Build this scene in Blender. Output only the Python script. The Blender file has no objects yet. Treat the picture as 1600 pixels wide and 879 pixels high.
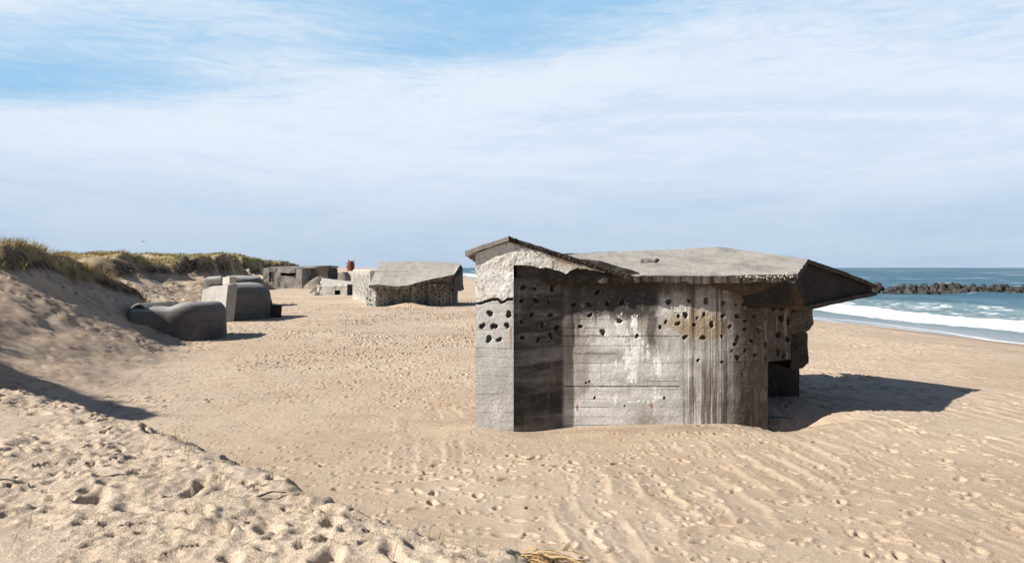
import bpy, bmesh, math, random
import numpy as np
random.seed(7)
rng = np.random.default_rng(11)
R = math.radians
scene = bpy.context.scene
COL = scene.collection

# ------------------------------------------------------------------ camera geometry
F = 1250.0          # focal length in photo pixels (1600 wide)
EYE = 3.0           # eye height above the flat sand at the bunker
HZ = 418.0
def W(px, py, Y):   # point of the place seen at a photo position, at depth Y
    return np.array([(px-800.0)/F*Y, Y, EYE-(py-HZ)/F*Y])
SUN_EL, SUN_AZ = 36.5, 23.5     # light travels towards (+cos az, +sin az)
SEA = -1.2

# ------------------------------------------------------------------ noise
def _h(ix, iy, s):
    n = (ix.astype(np.int64)*374761393 + iy.astype(np.int64)*668265263 + s*982451653) & 0xFFFFFFFF
    n = ((n ^ (n >> 13))*1274126177) & 0xFFFFFFFF
    n = ((n ^ (n >> 15))*2246822519) & 0xFFFFFFFF
    n = n ^ (n >> 16)
    return n/4294967296.0
def vn(x, y, s=0):
    x = np.asarray(x, float); y = np.asarray(y, float)
    xi = np.floor(x); yi = np.floor(y); fx = x-xi; fy = y-yi
    xi = xi.astype(np.int64); yi = yi.astype(np.int64)
    u = fx*fx*fx*(fx*(fx*6-15)+10); v = fy*fy*fy*(fy*(fy*6-15)+10)
    a = _h(xi, yi, s); b = _h(xi+1, yi, s); c = _h(xi, yi+1, s); d = _h(xi+1, yi+1, s)
    return ((a*(1-u)+b*u)*(1-v)+(c*(1-u)+d*u)*v)*2-1
def fbm(x, y, o=4, s=0, g=.5):
    t = 0; a = 1; n = 0
    for i in range(o):
        t = t + a*vn(x*(2.03**i)+17.3*i, y*(2.03**i)-9.1*i, s+i*7); n += a; a *= g
    return t/n
def ss(a, b, x):
    t = np.clip((x-a)/(b-a), 0, 1); return t*t*(3-2*t)
def smax(a, b, k):
    h = np.clip(.5+.5*(a-b)/k, 0, 1); return b*(1-h)+a*h+k*h*(1-h)

# ------------------------------------------------------------------ objects
def link(o): COL.objects.link(o); return o
def mesh_np(name, V, Fc, smooth=False):
    V = np.asarray(V, np.float32).reshape(-1, 3); me = bpy.data.meshes.new(name)
    if isinstance(Fc, np.ndarray):
        k = Fc.shape[1]; nf = len(Fc)
        me.vertices.add(len(V)); me.vertices.foreach_set('co', V.ravel())
        me.loops.add(nf*k); me.loops.foreach_set('vertex_index', Fc.astype(np.int32).ravel())
        me.polygons.add(nf); me.polygons.foreach_set('loop_start', np.arange(0, nf*k, k, dtype=np.int32))
        me.update(calc_edges=True)
    else:
        me.from_pydata(V.tolist(), [], [list(map(int, f)) for f in Fc]); me.update()
    me.polygons.foreach_set('use_smooth', np.full(len(me.polygons), smooth))
    me.validate()
    return me
def attr(me, name, C):
    C = np.asarray(C, np.float32)
    if C.shape[1] == 3: C = np.concatenate([C, np.ones((len(C), 1), np.float32)], 1)
    a = me.attributes.new(name, 'FLOAT_COLOR', 'POINT'); a.data.foreach_set('color', C.ravel())
def thing(name, label, cat, loc=(0, 0, 0), group=None):
    o = link(bpy.data.objects.new(name, None)); o.location = loc; o.empty_display_size = .3
    return tag(o, label, cat, group)
def tag(o, label=None, cat=None, group=None, kind=None):
    if label: o['label'] = label
    if cat: o['category'] = cat
    if group: o['group'] = group
    if kind: o['kind'] = kind
    return o
def part(name, me, mat, parent=None, label=None):
    o = link(bpy.data.objects.new(name, me))
    if mat: me.materials.append(mat)
    if parent is not None:
        o.parent = parent; l = parent.location; p = parent
        off = np.array(parent.location[:])
        if parent.parent is not None: off = off+np.array(parent.parent.location[:])
        n = len(me.vertices); c = np.empty(n*3, np.float32); me.vertices.foreach_get('co', c)
        c = c.reshape(-1, 3)-off.astype(np.float32); me.vertices.foreach_set('co', c.ravel()); me.update()
    if label: o['label'] = label
    return o
def solo(name, me, mat, loc, **k):      # a thing that is one mesh, its origin at its base
    o = link(bpy.data.objects.new(name, me)); me.materials.append(mat)
    n = len(me.vertices); c = np.empty(n*3, np.float32); me.vertices.foreach_get('co', c)
    c = c.reshape(-1, 3)-np.array(loc, np.float32); me.vertices.foreach_set('co', c.ravel()); me.update()
    o.location = loc; return tag(o, **k)
def grid_faces(nu, nv, closed=False):
    i = np.arange(nu if closed else nu-1); j = np.arange(nv-1)
    I, J = np.meshgrid(i, j, indexing='ij'); I2 = (I+1) % nu
    return np.stack([I*nv+J, I2*nv+J, I2*nv+J+1, I*nv+J+1], -1).reshape(-1, 4)

# ------------------------------------------------------------------ materials
class NT:
    def __init__(s, name):
        s.m = bpy.data.materials.new(name); s.m.use_nodes = True; s.t = s.m.node_tree; s.t.nodes.clear()
        s.out = s.n('ShaderNodeOutputMaterial'); s.b = s.n('ShaderNodeBsdfPrincipled')
        s.l(s.b.outputs[0], s.out.inputs[0]); s.b.inputs['Roughness'].default_value = .9
        s.b.inputs['Specular IOR Level'].default_value = .2
    def n(s, k, **kw):
        x = s.t.nodes.new(k)
        for a, v in kw.items(): setattr(x, a, v)
        return x
    def l(s, a, b): s.t.links.new(a, b)
    def val(s, sock, v):
        if hasattr(v, 'node'): s.l(v, sock)
        else: sock.default_value = v
    def co(s, scale=(1, 1, 1), rot=(0, 0, 0), kind='Object'):
        t = s.n('ShaderNodeTexCoord'); m = s.n('ShaderNodeMapping')
        m.inputs['Scale'].default_value = scale; m.inputs['Rotation'].default_value = rot
        s.l(t.outputs[kind], m.inputs[0]); return m.outputs[0]
    def noise(s, scale, vec=None, det=4, rough=.55, dist=0):
        x = s.n('ShaderNodeTexNoise'); x.inputs['Scale'].default_value = scale; x.inputs['Detail'].default_value = det
        x.inputs['Roughness'].default_value = rough; x.inputs['Distortion'].default_value = dist
        s.l(vec if vec is not None else s.co(), x.inputs['Vector']); return x.outputs[0]
    def ramp(s, f, a, b, va=0., vb=1.):
        x = s.n('ShaderNodeMapRange'); x.interpolation_type = 'SMOOTHSTEP'
        for k, v in zip(('From Min', 'From Max', 'To Min', 'To Max'), (a, b, va, vb)): x.inputs[k].default_value = v
        s.l(f, x.inputs[0]); return x.outputs[0]
    def math(s, op, a, b=0.):
        x = s.n('ShaderNodeMath', operation=op); s.val(x.inputs[0], a); s.val(x.inputs[1], b); return x.outputs[0]
    def mix(s, f, a, b, mode='MIX'):
        x = s.n('ShaderNodeMix', data_type='RGBA', blend_type=mode); s.val(x.inputs[0], f)
        for k, v in ((6, a), (7, b)):
            if not hasattr(v, 'node') and len(v) == 3: v = (*v, 1)
            s.val(x.inputs[k], v)
        return x.outputs[2]
    def attr(s, name):
        x = s.n('ShaderNodeAttribute'); x.attribute_name = name; return x
    def bump(s, h, strength, dist, prev=None):
        x = s.n('ShaderNodeBump'); x.inputs['Strength'].default_value = strength; x.inputs['Distance'].default_value = dist
        s.l(h, x.inputs['Height'])
        if prev is not None: s.l(prev, x.inputs['Normal'])
        return x.outputs[0]
    def done(s, col, nrm=None, rough=None):
        s.val(s.b.inputs['Base Color'], col if hasattr(col, 'node') else (*col, 1))
        if nrm is not None: s.l(nrm, s.b.inputs['Normal'])
        if rough is not None: s.val(s.b.inputs['Roughness'], rough)
        return s.m

def concrete(name, base, dark=(.07, .065, .06), pale=(.5, .48, .44), scale=1.0, use_attr=False, streak=.5, blot=.5, bump=.6, boards=None, lit_top=None):
    k = NT(name); c = k.attr('col').outputs['Color'] if use_attr else (*base, 1)
    n1 = k.noise(1.3*scale, det=6, rough=.62); n2 = k.noise(9*scale, det=5, rough=.6)
    st = k.noise(1, k.co((5*scale, 5*scale, .45*scale)), det=5, rough=.6)
    n3 = k.noise(60*scale, det=3)
    col = k.mix(k.math('MULTIPLY', k.ramp(n1, .42, .66), blot), c, dark)
    col = k.mix(k.math('MULTIPLY', k.ramp(st, .5, .72), streak), col, dark)
    col = k.mix(k.math('MULTIPLY', k.ramp(n2, .54, .74), .45*blot+.1), col, pale)
    col = k.mix(1.0, col, k.mix(k.ramp(n3, .3, .7), (.72, .72, .72), (1.2, 1.2, 1.2)), 'MULTIPLY')
    if lit_top:  # upward faces painted lighter, as if sunlit, over darker sides
        g_ = k.n('ShaderNodeNewGeometry'); sn = k.n('ShaderNodeSeparateXYZ'); k.l(g_.outputs['True Normal'], sn.inputs[0])
        col = k.mix(k.ramp(k.math('ADD', sn.outputs[2], k.math('MULTIPLY', n1, .5)), .75, 1.15), col, k.mix(n2, tuple(.7*c_ for c_ in lit_top), tuple(1.3*c_ for c_ in lit_top)))
    hgt = k.math('ADD', k.math('MULTIPLY', n2, .6), k.math('MULTIPLY', n3, .25))
    if boards:
        sp = k.n('ShaderNodeSeparateXYZ'); k.l(k.co(), sp.inputs[0])
        fr = k.math('FRACT', k.math('DIVIDE', sp.outputs[2], boards))
        ln = k.ramp(k.math('ABSOLUTE', k.math('SUBTRACT', fr, .5)), .44, .5)
        col = k.mix(k.math('MULTIPLY', ln, .5), col, dark)
    return k.done(col, k.bump(hgt, bump, .03))

M_MAIN = concrete('weathered board concrete', (1, 1, 1), use_attr=True, streak=.12, blot=.14, bump=.35)
M_ROOF = concrete('roof concrete', (.33, .305, .275), dark=(.15, .135, .12), pale=(.47, .44, .4), streak=.0, blot=.6)
M_RIM = concrete('crumbled dark rim', (.085, .07, .06), dark=(.02, .018, .016), pale=(.3, .26, .22), scale=3, blot=.8, streak=.2, bump=1)
M_SHADE_BLACK = concrete('shade-dark concrete', (.07, .062, .056), dark=(.02, .02, .02), pale=(.16, .14, .12), scale=1.4, blot=.8, streak=.4)  # near-black concrete; puts shade into the colour of shaded parts
M_BROWN = concrete('brown stained concrete', (.085, .065, .05), dark=(.03, .025, .02), pale=(.2, .165, .13), scale=2, blot=.8, streak=.3)
M_GREY = concrete('grey sea concrete', (.125, .12, .113), dark=(.045, .043, .041), pale=(.2, .195, .185), streak=.3, blot=.5, lit_top=(.31, .3, .28), boards=.4)  # dark sides and pale tops: shade and sunlight painted into the colour
M_FAR = concrete('brown grey concrete', (.25, .235, .21), dark=(.1, .09, .08), pale=(.38, .35, .31), streak=.45, blot=.5, scale=.7)
M_PALE = concrete('pale concrete', (.52, .49, .43), dark=(.28, .25, .22), pale=(.62, .59, .54), streak=.1, blot=.35)  # concrete that is pale in its own colour
M_PERF = concrete('pitted concrete', (1, 1, 1), use_attr=True, streak=.35, blot=.35, scale=.8)
M_RUST = concrete('rusty iron', (.16, .055, .035), dark=(.05, .022, .018), pale=(.25, .1, .06), scale=1.2, blot=.6, streak=.4)
M_DARK = NT('dark interior').done((.02, .019, .018))

# ------------------------------------------------------------------ terrain functions
def shore_x(Y): return 34.5-.156*Y
def shore_d(X, Y): return (X-shore_x(Y)-.9*vn(X*0+.3, Y*.09, 71))*.988
CR_X = np.array([-30, -12, -9, -7.04, -4.3, -1.92, -.4, .6, 2.2, 5, 12, 40])
CR_Y = np.array([13.5, 12.7, 11.9, 11, 9, 6.5, 5, 4.2, 3.0, .9, -4, -22])
def crest_s(X, Y):
    return (np.interp(X+.22*vn(X*.9, Y*.9, 5), CR_X, CR_Y)-Y)*.74+.1*vn(X*1.6, Y*1.6, 9)+.07*vn(X*4.5, Y*4.5, 10)
DT = np.array([  # Y, toe X, scarp base X, base z, scarp top X, top z
 (-60, -12, -16, 1.6, -18, 3), (2, -12, -16, 1.6, -18, 3), (9, -9.5, -13.5, 1.8, -15, 4.9), (13.4, -8.6, -12.9, 2.0, -14.2, 5.5), (15.5, -9.0, -13.4, 2.0, -14.9, 4.7),
 (18, -9.5, -14.6, 2.1, -16.2, 3.7), (22, -10.5, -15.8, 2.4, -17.2, 3.5), (26, -11.3, -16.2, 2.75, -17.8, 3.8), (29, -12.4, -16.5, 2.6, -18.0, 3.8),
 (32, -13.1, -16.4, 2.1, -17.6, 3.25), (34.5, -13.3, -15.8, 1.3, -16.9, 2.1), (36, -14, -15.8, .85, -16.8, 1.4), (38, -15, -19, .9, -21, 1.3),
 (45, -17, -27, 1.8, -29, 2.2), (52, -18, -26, 2.0, -29, 3.0), (58, -19, -26.3, 2.2, -28.4, 3.95), (63, -19, -25.8, 2.2, -27.8, 3.6),
 (67, -20, -26, 2.1, -27.3, 2.8), (70, -21, -29, 2.0, -33, 2.8), (80, -25, -32, 1.8, -36, 3.8), (90, -28, -33, 1.8, -36, 4.3),
 (105, -32, -36, 1.8, -38.6, 4.4), (120, -36, -39, 1.8, -41.6, 4.3), (135, -39, -41, 1.6, -43.3, 4.2), (150, -40, -42, 1.5, -44, 4.0),
 (165, -42, -43.5, 1.3, -45.5, 3.2), (172, -44, -48, 1.3, -54, 2.5), (240, -60, -75, 1.5, -85, 4), (400, -110, -130, 2, -140, 5), (900, -250, -280, 2, -300, 5), (20000, -5000, -5060, 2, -5100, 5)])
def dune(X, Y):
    amp = np.clip(Y/30, .6, 2.2)
    Xp = X+amp*(1+.6*ss(60, 80, Y))*(.8*fbm(X*.22, Y*.22, 3, 21)+.3*fbm(X*1.1, Y*1.1, 3, 22))
    Yp = Y+.8*fbm(X*.3+5, Y*.3, 2, 23)
    toe, sb, bz, st, tz = [np.interp(Yp, DT[:, 0], DT[:, i]) for i in range(1, 6)]
    t1 = np.clip((toe-Xp)/(toe-sb), 0, 1); t2 = np.clip((sb-Xp)/(sb-st), 0, 1)
    inl = np.clip(st-Xp, 0, None)
    z = bz*t1**1.2+(tz-bz)*ss(0, 1, t2)**.85
    hum = (.3*fbm(X*.35, Y*.35, 4, 31)+.6*ss(50, 80, Y)*fbm(X*.13, Y*.07, 3, 33))*np.clip(Y/30, .6, 1.7)
    z = z+hum*t2-.02*np.clip(inl, 0, 60)*t2
    z = np.where(toe-Xp <= 0, -.6*(1-np.exp(-(Xp-toe)*.5))-.02-.35*np.clip(Xp-toe-6, 0, 40), z)
    return z, t1, t2, inl
def base_ground(X, Y):
    d = shore_d(X, Y)
    q = np.clip(d+15, 0, None)
    z0 = .09*fbm(X*.13, Y*.13, 3, 41)*np.clip(1-q/6, 0, 1)-np.minimum(.08*q*np.clip(q/5, 0, 1), 6)
    s = crest_s(X, Y)
    pl = 1.42-.62*np.clip(-s+.35, 0, None)*ss(-.35, .5, -s+.3)
    pl = np.maximum(pl, -14)
    dz, t1, t2, inl = dune(X, Y)
    z = smax(z0, pl, .35); z = smax(z, dz, .25)
    g = lambda cx, cy, rx, ry: np.exp(-((X-cx)/rx)**2-((Y-cy)/ry)**2)
    z = z+.07*g(-.9, 14.7, .8, .8)+.07*g(3.2, 14.6, 1.3, .45)-.15*g(5.0, 14.95, .55, .5)-.42*g(5.45, 15.95, .9, .6)+.05*g(6.9, 15.0, 1.0, .5)-.04*g(.6, 14.9, .7, .6)
    z = z+2.35*np.exp(-(((X+44)/16)**2+((Y-240)/34)**2))
    z = z+.35*g(-8.0, 62.2, 1.2, .8)-.22*g(-13.9, 31.0, 1.2, .9)
    return z, s, t1, t2, inl, d
def dimples(X, Y, cell, prob, r0, r1, seed, ax=1.6):
    ci = np.floor(X/cell).astype(np.int64); cj = np.floor(Y/cell).astype(np.int64)
    best = np.zeros_like(X); rim = np.zeros_like(X)
    for di in (-1, 0, 1):
        for dj in (-1, 0, 1):
            a = ci+di; b = cj+dj
            px = (a+_h(a, b, seed))*cell; py = (b+_h(a, b, seed+1))*cell
            ok = _h(a, b, seed+2) < prob; r = r0+(r1-r0)*_h(a, b, seed+3); th = _h(a, b, seed+4)*math.pi
            c, sn = np.cos(th), np.sin(th); ux = (X-px)*c+(Y-py)*sn; uy = (-(X-px)*sn+(Y-py)*c)*ax
            q = np.sqrt(ux*ux+uy*uy)/r
            dep = (.55+.6*_h(a, b, seed+5))*ok
            best = np.maximum(best, dep*(1-ss(.45, 1.0, q)))
            rim = np.maximum(rim, dep*np.exp(-((q-1.2)/.28)**2))
    return best, rim

def seq(*segs):      # growing spacing: (start, end, step at start, step at end)
    out = []
    for a, b, s0, s1 in segs:
        x = a
        while x < b-1e-6:
            out.append(x); x += s0+(s1-s0)*(x-a)/(b-a)
    out.append(segs[-1][1]); return np.array(out)
xs = np.concatenate([-seq((20, 48, .1, .32), (48, 140, .4, 6), (140, 9000, 8, 1600))[::-1], seq((-20, -8, .09, .024), (-8, 2.6, .02, .02), (2.6, 10, .024, .035), (10, 36, .04, .2), (36, 90, .4, 4), (90, 9000, 6, 1500))[1:]])
ys = np.concatenate([-seq((0, 12, .4, 1.5), (12, 200, 3, 40), (200, 4000, 60, 900))[::-1][:-1], seq((0, 2.6, .2, .05), (2.6, 8, .02, .02), (8, 18, .02, .05), (18, 40, .05, .14), (40, 130, .16, .6), (130, 400, .8, 6), (400, 20000, 10, 2500))])
X, Y = np.meshgrid(xs, ys, indexing='ij'); X = X.ravel(); Y = Y.ravel()
Z, S, T1, T2, INL, D = base_ground(X, Y)
pl_w = ss(-.25, .25, S)*(T2 < .5)
near = (Y > .5) & (Y < 75) & (X > -45) & (X < 34)
idx = np.where(near)[0]; x = X[idx]; y = Y[idx]
det = np.zeros_like(x)
# trampled foreground crest
k = np.where((y < 14) & (x > -16) & (x < 7))[0]; xk, yk = x[k], y[k]; w = pl_w[idx][k]
wx = xk+.05*vn(xk*5, yk*5, 91)+.22*vn(xk*1.3, yk*1.3, 93); wy = yk+.05*vn(xk*5+9, yk*5, 92)+.22*vn(xk*1.3+4, yk*1.3, 94)
d1, r1 = dimples(wx, wy, .33, .5, .075, .15, 101, 1.6); d2, r2 = dimples(wx, wy, .16, .6, .04, .075, 111, 1.5)
calm = ss(-.12, .3, fbm(xk*.42+3.1, yk*.42+1.7, 2, 95)+.28-.45*np.exp(-((xk+3.1)/.9)**2-((yk-4.9)/.8)**2)-.3*np.exp(-((xk+4.4)/1.3)**2-((yk-6.2)/.8)**2))
lum = .04*fbm(xk*2.6, yk*2.6, 4, 96)+.021*fbm(xk*8, yk*8, 4, 97, .65)+.010*vn(xk*24, yk*24, 98)
det[k] += w*((lum-.078*d1+.026*r1-.052*d2+.018*r2)*(.15+.85*calm)+.004*fbm(xk*14, yk*14, 3, 99))
# flat: wind ripples and footprints
dn = np.clip((Y[idx]-4)/30, 0, 1); fl = (1-pl_w[idx])*(D[idx] < -4)*(T2[idx] < .3)*(1-.0*T1[idx])
rip_w = ss(-.2, .3, vn(x*.75, y*.9, 56))*ss(-.25, .25, fbm(x*.22, y*.16, 3, 51)+.2+.25*ss(0, 4, x)-.4*ss(13, 20, y)-.5*ss(1, -6, x))
ph = x+.11*(y-10)+.16*fbm(x*.9, y*.8, 3, 52)+.035*vn(x*3.2, y*3.6, 53)+.05*y*vn(x*0, y*.07, 3)
f = np.mod(ph/.43, 1.0); f2 = np.mod((ph+.3*vn(x*.5, y*.4, 54))/.23, 1.0)
asym = lambda t: np.where(t < .22, t/.22, (1-t)/.78)
amp = .6+.5*vn(x*.8, y*.6, 55)
det += fl*rip_w*(.034*amp*asym(f)**1.4+.007*asym(f2))
q = fl*(y < 75)
fa = ss(-.3, .25, fbm(x*.2+8, y*.2, 3, 61)+.16)*ss(-.4, .15, fbm(x*.5, y*.45, 3, 69)+.15)
d3, r3 = dimples(x+.03*vn(x*6, y*6, 62), y, .42, .6, .085, .15, 121, 2.0)
d4, r4 = dimples(x, y+.03*vn(x*6, y*6, 63), .21, .55, .04, .08, 131, 1.8)
boost = 1.2+1.1*ss(14, 40, y)
steep = (T1[idx] > .02)*1.0
det += q*boost*(fa*(-.06*d3+.022*r3)*(1-.4*rip_w)+(.5+.5*fa)*(-.036*d4+.012*r4))
det += fl*(.022*fbm(x*.8, y*.8, 3, 64)+.008*fbm(x*4.5, y*4.5, 3, 65))
# churned sandy ramp in the gap between the dunes
rm = ss(34, 38, y)*ss(66, 58, y)*ss(.08, .3, T1[idx])*(T2[idx] < .6)
d5, r5 = dimples(x, y, .62, .85, .16, .26, 141, 1.4)
det += rm*(-.19*d5+.07*r5+.03*fbm(x*1.7, y*1.7, 3, 66))
# slope down from the near dune: streaked
sl = ss(.05, .25, T1[idx])*(y < 36)*(y > 11)*(1-pl_w[idx])
det += sl*(.03*fbm(x*.8+y*.3, y*2.6-x*1.4, 4, 67)+.012*fbm(x*5, y*5, 3, 68)-.03*dimples(x, y, .5, .5, .1, .17, 151, 2)[0])
Z[idx] += det
shoe = ss(.35, .9, T2)*1.0
GR_N = fbm(X*.5, Y*.5, 3, 81)
grass_m = ss(.4+.15*ss(36, 44, Y), .95, T2+.45*GR_N+.06*np.clip(INL, 0, 4))*(1-.75*ss(.1, .4, fbm(X*.28+3, Y*.2, 3, 84)))
soil_shade = ss(.12, .35, T2)*(1-.8*ss(-.05, .25, fbm(X*.2, Y*.15, 3, 89))*ss(40, 70, Y))*ss(1.5, .2, INL)*(1-grass_m)  # brown scarp soil, mostly the scarp's shade painted dark
wet = ss(-3.2, -.6, D+.5*vn(Y*.2, X*.2, 83))
wet = np.maximum(wet, .75*np.clip(np.exp(-((X-2.6)/2.4)**2-((Y-14.7)/.55)**2)+.7*np.exp(-((X-5.2)/1.3)**2-((Y-15.2)/.8)**2)+.55*np.exp(-((X+1.5)/1.6)**2-((Y-16.5)/1.6)**2), 0, 1)*ss(-.35, .35, fbm(X*.9, Y*1.6, 4, 90)))
grit = ss(.2, .02, np.abs(S-.06+.14*vn(X*2.3, Y*2.3, 85)))*(T1 < .3)*(Y < 12)*ss(-6, -3, X)*(.4+.6*ss(-.3, .3, vn(X*1.3, Y*1.3, 86)))
me = mesh_np('sand', np.stack([X, Y, Z], 1), grid_faces(len(xs), len(ys)), True)
attr(me, 'cover', np.stack([grass_m, wet, grit], 1)); attr(me, 'cover2', np.stack([soil_shade, pl_w, ss(.02, .3, T1)*(Y < 36)], 1))

def sand_material():
    k = NT('beach sand'); a = k.attr('cover'); s = k.n('ShaderNodeSeparateColor'); k.l(a.outputs['Color'], s.inputs[0])
    b = k.attr('cover2'); s2 = k.n('ShaderNodeSeparateColor'); k.l(b.outputs['Color'], s2.inputs[0])
    big = k.noise(.16, det=5, rough=.6); mid = k.noise(1.4, det=5, rough=.6); fine = k.noise(55, det=3, rough=.7); gr = k.noise(190, det=2, rough=.7)
    col = k.mix(k.ramp(big, .35, .65), (.505, .40, .30), (.585, .478, .372))
    col = k.mix(k.math('MULTIPLY', k.ramp(mid, .45, .7), .55), col, (.43, .322, .228))
    col = k.mix(k.math('MULTIPLY', s2.outputs[1], .32), col, (.62, .53, .42))
    col = k.mix(k.math('MULTIPLY', s2.outputs[2], k.ramp(mid, .35, .7, .12, .5)), col, (.37, .26, .18))
    col = k.mix(1, col, k.mix(k.ramp(fine, .3, .7), (.78, .76, .74), (1.14, 1.14, 1.14)), 'MULTIPLY')
    col = k.mix(1, col, k.mix(k.ramp(gr, .3, .72), (.62, .59, .56), (1.26, 1.26, 1.26)), 'MULTIPLY')
    col = k.mix(k.math('MULTIPLY', s.outputs[2], k.ramp(fine, .42, .56)), col, (.1, .09, .085))
    col = k.mix(s2.outputs[0], col, k.mix(k.ramp(k.noise(3, det=5), .4, .62), (.055, .037, .024), (.2, .14, .09)))
    col = k.mix(s.outputs[0], col, k.mix(k.ramp(k.noise(.45, det=6), .4, .62), (.2, .17, .07), (.36, .28, .13)))
    col = k.mix(k.math('MULTIPLY', s.outputs[1], .62), col, (.22, .15, .105))
    n = k.bump(k.math('ADD', k.math('MULTIPLY', fine, 1.0), k.math('MULTIPLY', gr, .5)), .8, .016)
    n = k.bump(k.noise(11, det=4), .35, .03, n)
    return k.done(col, n, k.ramp(s.outputs[1], .5, 1, .95, .6))
tag(part('beach_sand', me, sand_material()), 'pale tan trampled beach sand with wind ripples and dune slopes', 'sand', kind='structure')

# ------------------------------------------------------------------ sea
ds = seq((-2.5, 30, .16, .22), (30, 110, .3, 1.2), (110, 400, 2, 12), (400, 30000, 20, 3500))
yt = np.concatenate([[-6000, -1000, -200, -50, 0, 15], seq((25, 130, .3, .45), (130, 420, .6, 3), (420, 40000, 8, 4000))])
DD, YY = np.meshgrid(ds, yt, indexing='ij'); DD = DD.ravel(); YY = YY.ravel()
XX = shore_x(YY)+.9*vn(YY*0+.3, YY*.09, 71)+DD/.988
def swell(d, y):
    z = 0; dd = d+2.2*vn(y*.035, y*0, 201)+.6*vn(y*.15, d*.1, 202)
    for c, h, wf, wb in ((10.5, .38, 1.0, 3.4), (24, .55, 2.0, 4.5), (41, .5, 2.6, 5), (60, .45, 3, 6), (82, .4, 3, 6)):
        t = dd-c+1.5*vn(y*.02+c, y*0, 203)
        z = z+h*np.where(t < 0, np.exp(-(t/wf)**2), np.exp(-(t/wb)**2))*(.75+.4*vn(y*.05+c, y*0, 204))
    return z
SZ = SEA+swell(DD, YY)*ss(0, 4, DD)+ss(2, 12, DD)*(.1*fbm(DD*.5, YY*.3, 3, 205)+.05*fbm(DD*1.7, YY*1.1, 2, 206))*ss(3000, 200, DD)
SZ += .16*fbm(DD*.12, YY*.06, 3, 207)*ss(20, 60, DD)*ss(4000, 300, DD)
nf = fbm(DD*.55, YY*.22, 5, 211, .6); nf2 = fbm(DD*1.6, YY*.9, 4, 212, .65)
dw = DD+2.2*vn(YY*.035, YY*0, 201)+.6*vn(YY*.15, DD*.1, 202)+1.5*vn(YY*.02+10.5, YY*0, 203)
foam = ss(.3, .85, ss(5.2, 8.6, dw)*ss(15.0, 11.0, dw)*1.15+.95*nf2*ss(4, 7, dw)*ss(26, 15, dw)+.12*nf)
lace = ss(.52, .8, .55+.5*nf2+.3*nf-.03*np.abs(dw-19))*ss(14, 16, dw)*ss(31, 22, dw)*.75
edge = ss(.32, .0, np.abs(DD-(1.7+1.6*vn(YY*.11, YY*0, 213)+.4*vn(YY*.5, YY*0, 214))))*.8+ss(.3, .0, np.abs(DD-(.25+.5*vn(YY*.2, YY*0, 215))))*.6
far_b = ss(.22, .5, fbm(DD*.2, YY*.05, 4, 216))*ss(200, 300, YY)*ss(90, 40, DD)*.9
caps = ss(.42, .55, fbm(DD*.11, YY*.05, 4, 217))*ss(60, 120, DD)*.35
BWY = 131.
spl = np.exp(-((YY-(BWY-3.0))/1.5)**2)*(ss(.0, .5, vn(XX*.32, YY*.3, 218)))*(XX > 48)*ss(-.1, .4, nf2+.25)
foam_t = np.clip(np.maximum.reduce([foam, lace, edge, far_b, caps, spl]), 0, 1)
shal = ss(48, 3, DD)
clear = ss(7, 1, DD)
me = mesh_np('sea', np.stack([XX, YY, SZ], 1), grid_faces(len(ds), len(yt)), True)
attr(me, 'sea', np.stack([foam_t, shal, clear], 1))
k = NT('sea water'); s = k.n('ShaderNodeSeparateColor'); k.l(k.attr('sea').outputs['Color'], s.inputs[0])
wn = k.noise(1, k.co((.25, .05, .2)), det=6, rough=.65); fn = k.noise(1.6, det=5, rough=.7)
col = k.mix(k.ramp(wn, .35, .65), (.018, .075, .125), (.045, .13, .185))
col = k.mix(s.outputs[1], col, k.mix(k.ramp(wn, .35, .65), (.12, .185, .205), (.2, .262, .27)))
col = k.mix(k.math('MULTIPLY', s.outputs[2], .75), col, (.29, .3, .33))
fo = k.math('MULTIPLY', s.outputs[0], k.ramp(fn, .3, .55, .6, 1.1))
fo = k.math('MINIMUM', fo, 1.0)
col = k.mix(fo, col, (.88, .89, .9))
n = k.bump(wn, .5, .5); n = k.bump(fn, .45, .18, n)
k.b.inputs['Specular IOR Level'].default_value = .1; k.b.inputs['IOR'].default_value = 1.33
SEA_M = k.done(col, n, k.ramp(fo, 0, 1, .4, .9))
tag(part('sea_water', me, SEA_M), 'blue green sea with white surf rolling onto the beach', 'sea', kind='structure')

# ------------------------------------------------------------------ building blocks for concrete
def resample(path, steps):
    out = []; cor = []
    for (a, b), st in zip(zip(path[:-1], path[1:]), steps):
        a = np.array(a); b = np.array(b); n = max(1, int(round(np.linalg.norm(b-a)/st)))
        for i in range(n): out.append(a+(b-a)*i/n); cor.append(i == 0)
    out.append(np.array(path[-1])); cor.append(True)
    return np.array(out), np.array(cor)
def wall_grid(path, steps, zs, disp, color=None, smooth=False):
    P, _ = resample(path, steps); T = np.gradient(P, axis=0); T /= np.linalg.norm(T, axis=1)[:, None]
    N = np.stack([T[:, 1], -T[:, 0]], 1); U = np.concatenate([[0], np.cumsum(np.linalg.norm(np.diff(P, axis=0), axis=1))])
    nu, nv = len(P), len(zs)
    UU, ZZ = np.meshgrid(U, zs, indexing='ij'); PX = np.repeat(P[:, 0], nv).reshape(nu, nv); PY = np.repeat(P[:, 1], nv).reshape(nu, nv)
    dd = disp(UU, ZZ, PX, PY)
    V = np.stack([PX-N[:, None, 0]*dd, PY-N[:, None, 1]*dd, ZZ], -1).reshape(-1, 3)
    me = mesh_np('wall', V, grid_faces(nu, nv), smooth)
    if color is not None: attr(me, 'col', color(UU, ZZ, PX, PY).reshape(-1, 3))
    return me
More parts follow.
